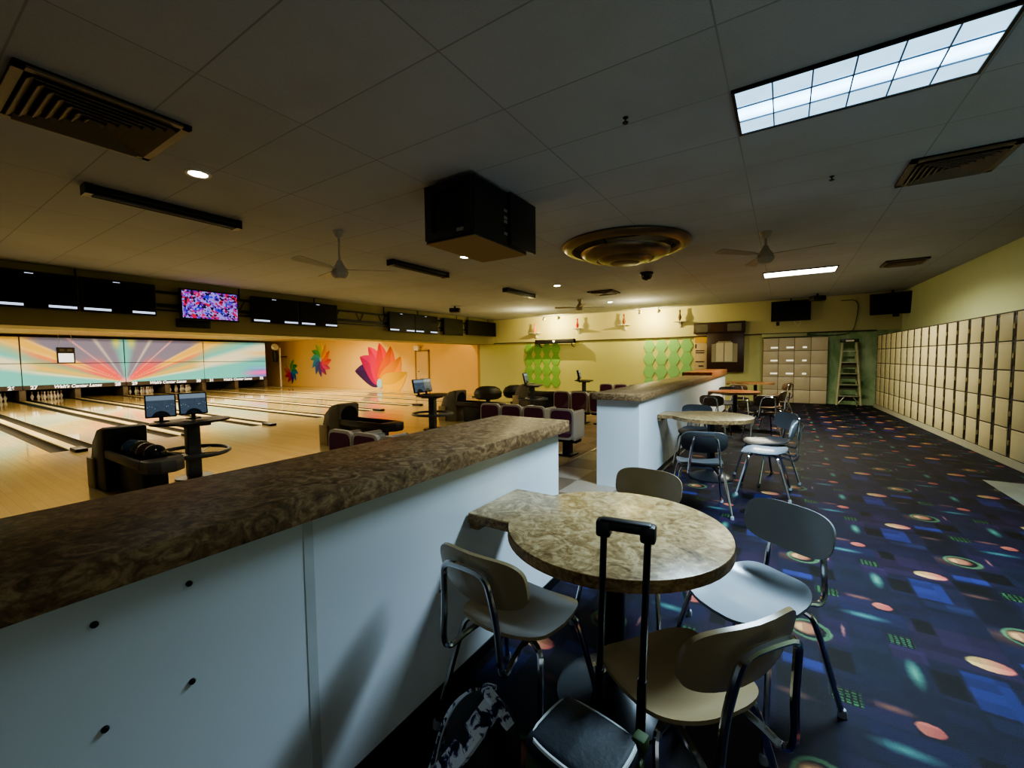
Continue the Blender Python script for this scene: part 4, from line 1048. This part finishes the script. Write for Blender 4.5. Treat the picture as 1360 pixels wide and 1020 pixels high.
def console(x, y, label, rz=0):
    t = thing('scoring_table', label, 'scoring table', (x, y, ZL), rz, 'scoring tables with twin screens')
    MB().lathe([(0, .765), (.40, .765), (.46, .772), (.47, .785), (.46, .80), (0, .80)], (0, 0, 0), 40, Matrix.Scale(.72, 4, (1, 0, 0)), cap=False).build('tabletop', M_black, t)
    MB().box(-.2, -.16, .725, .2, .16, .766, .01).build('under_frame', M_consg, t)
    MB().box(-.07, -.075, .03, .07, .075, .73, .012).build('post', M_consg, t)
    MB().lathe([(.22, 0), (.22, .02), (.1, .035)], (0, 0, 0), 24).build('base_plate', M_blackm, t)
    rg = MB().tube([((.46 * math.cos(2 * PI * k / 40)), .41 * math.sin(2 * PI * k / 40), .36) for k in range(40)], .027, 10, True, 0).build('foot_ring', M_consg, t)
    for k in range(4):
        a = .6 + k * PI / 2; MB().cyl((.05 * math.cos(a), .05 * math.sin(a), .33), (.46 * math.cos(a), .41 * math.sin(a), .36), .012, seg=8).build('spoke', M_chrome, rg)
    MB().lathe([(.13, .30), (.16, .32), (.13, .34)], (0, 0, 0), 20).build('ring_hub', M_consg, t)
    for yy, a in ((-.27, .05), (.10, .15)):
        mo = MB().box(-.02, -.165, -.155, .02, .165, .155, .01).build('monitor', M_black, t)
        mo.location = (-.20, yy, 1.01); mo.rotation_euler = (0, -.22, a - .35)
        MB().box(.0205, -.148, -.138, .022, .148, .138).build('screen', M_ui, mo, smooth=False)
        MB().cyl((-.20, yy, .80), (-.205, yy, .89), .025).box(-.27, yy - .07, .80, -.14, yy + .07, .812, .004).build('monitor_stand', M_black, t)
    return t
console(-6.85, 2.46, 'scoring table with two screens nearest the camera, by the black ball return')
console(-6.75, 7.10, 'scoring table with two screens in front of the large flower mural', .3)
console(-6.5, 11.25, 'scoring table with two screens before the left green hexagons', .5)
console(-6.1, 14.3, 'farthest scoring table with two screens near the middle of the far wall', .55)

# ------------------------------------------------------------------ LIGHT
def area(name, loc, rot, sx, sy, power, col):
    d = bpy.data.lights.new(name, 'AREA'); d.shape = 'RECTANGLE'; d.size = sx; d.size_y = sy; d.energy = power; d.color = col
    o = bpy.data.objects.new(name, d); COL.objects.link(o); o.location = loc; o.rotation_euler = rot; return o
WARM = (1, .90, .63)
area('lane_light_front', (-14.1, 5.7, 2.70), (0, 0, 0), 3.6, 11.5, 315, WARM)
struct(MB().box(-18.52, -3.2, 2.5, -18.46, YF - .01, 2.74), 'added_baffle', M_lceil, smooth=False)  # unseen baffle added to block the rear lamp's reflection on the approach
area('lane_light_rear', (-18.8, 6.8, 2.72), (0, 0, 0), .4, 14, 470, (1, .88, .62))
for nm, x, y, p, c, sp in (('cool_troffer_lamp', .32, 3.5, 102, (.60, .83, 1), 121), ('warm_troffer_lamp', .22, 10.6, 78, (1, .93, .70), 160)):
    o = area(nm, (x, y, ZC - .026), (0, 0, 0), 1.22, .56, p, c); o.data.spread = math.radians(sp)
def spot(name, loc, tgt, power, col, size=70, rad=.03):
    d = bpy.data.lights.new(name, 'SPOT'); d.energy = power; d.color = col; d.spot_size = math.radians(size); d.spot_blend = .25; d.shadow_soft_size = rad
    o = bpy.data.objects.new(name, d); COL.objects.link(o); o.location = loc
    o.rotation_euler = (Vector(tgt) - Vector(loc)).to_track_quat('-Z', 'Y').to_euler(); return o
for x in (-7.75, -3.97):
    spot('track_spot', (x, 14.72, 2.86), (x, YF, 2.55), 78, (1, .80, .34), 168, .012)
    d = bpy.data.lights.new('added_ceiling_fill', 'POINT'); d.energy = 26; d.color = (1, .84, .44); d.shadow_soft_size = 0  # bare point lamp without a fixture, added to brighten the far ceiling
    o = bpy.data.objects.new('added_ceiling_fill', d); COL.objects.link(o); o.location = (x + .2, 12.9, 2.55)
spot('corner_wash', (-12.3, 14.6, 2.66), (-12.9, YF, .9), 16, (1, .56, .20), 80, .02)
for y in (1.79, 5.64, 9.08, 12.7):
    spot('downlight_beam', (-4.55, y, 3.12), (-4.55, y, 0), 26, (1, .87, .62), 110, .05)

area('added_rear_fill', (1.2, -3.1, 1.5), (PI / 2, 0, 0), 3.6, 2.4, 6, (.85, .93, 1))  # soft fill added behind the camera, not a known lobby source
w = bpy.data.worlds.new('world'); SC.world = w; w.use_nodes = True
w.node_tree.nodes['Background'].inputs[0].default_value = (.8, .85, 1, 1); w.node_tree.nodes['Background'].inputs[1].default_value = .02

# ------------------------------------------------------------------ CAMERA
F = 560.0
yaw, pit, rol = math.radians(32.8), math.radians(-3.37), math.radians(-.62)
fw = Vector((-math.sin(yaw) * math.cos(pit), math.cos(yaw) * math.cos(pit), math.sin(pit)))
rt = fw.cross(Vector((0, 0, 1))).normalized(); up = rt.cross(fw)
r2 = rt * math.cos(rol) + up * math.sin(rol); u2 = -rt * math.sin(rol) + up * math.cos(rol)
cd = bpy.data.cameras.new('camera'); cam = bpy.data.objects.new('camera', cd); COL.objects.link(cam)
cam.matrix_world = Matrix(((r2.x, u2.x, -fw.x, 0), (r2.y, u2.y, -fw.y, 0), (r2.z, u2.z, -fw.z, 1.42), (0, 0, 0, 1)))
cd.sensor_width = 36; cd.lens = 36 * F / 1360; cd.clip_start = .02; cd.clip_end = 200
SC.camera = cam
SC.view_settings.view_transform = 'AgX'
SC.view_settings.look = 'AgX - Medium High Contrast'
SC.view_settings.exposure = 1.15
SC.cycles.use_denoising = True
SC.cycles.max_bounces = 8; SC.cycles.diffuse_bounces = 5; SC.cycles.glossy_bounces = 4
SC.cycles.sample_clamp_indirect = 4
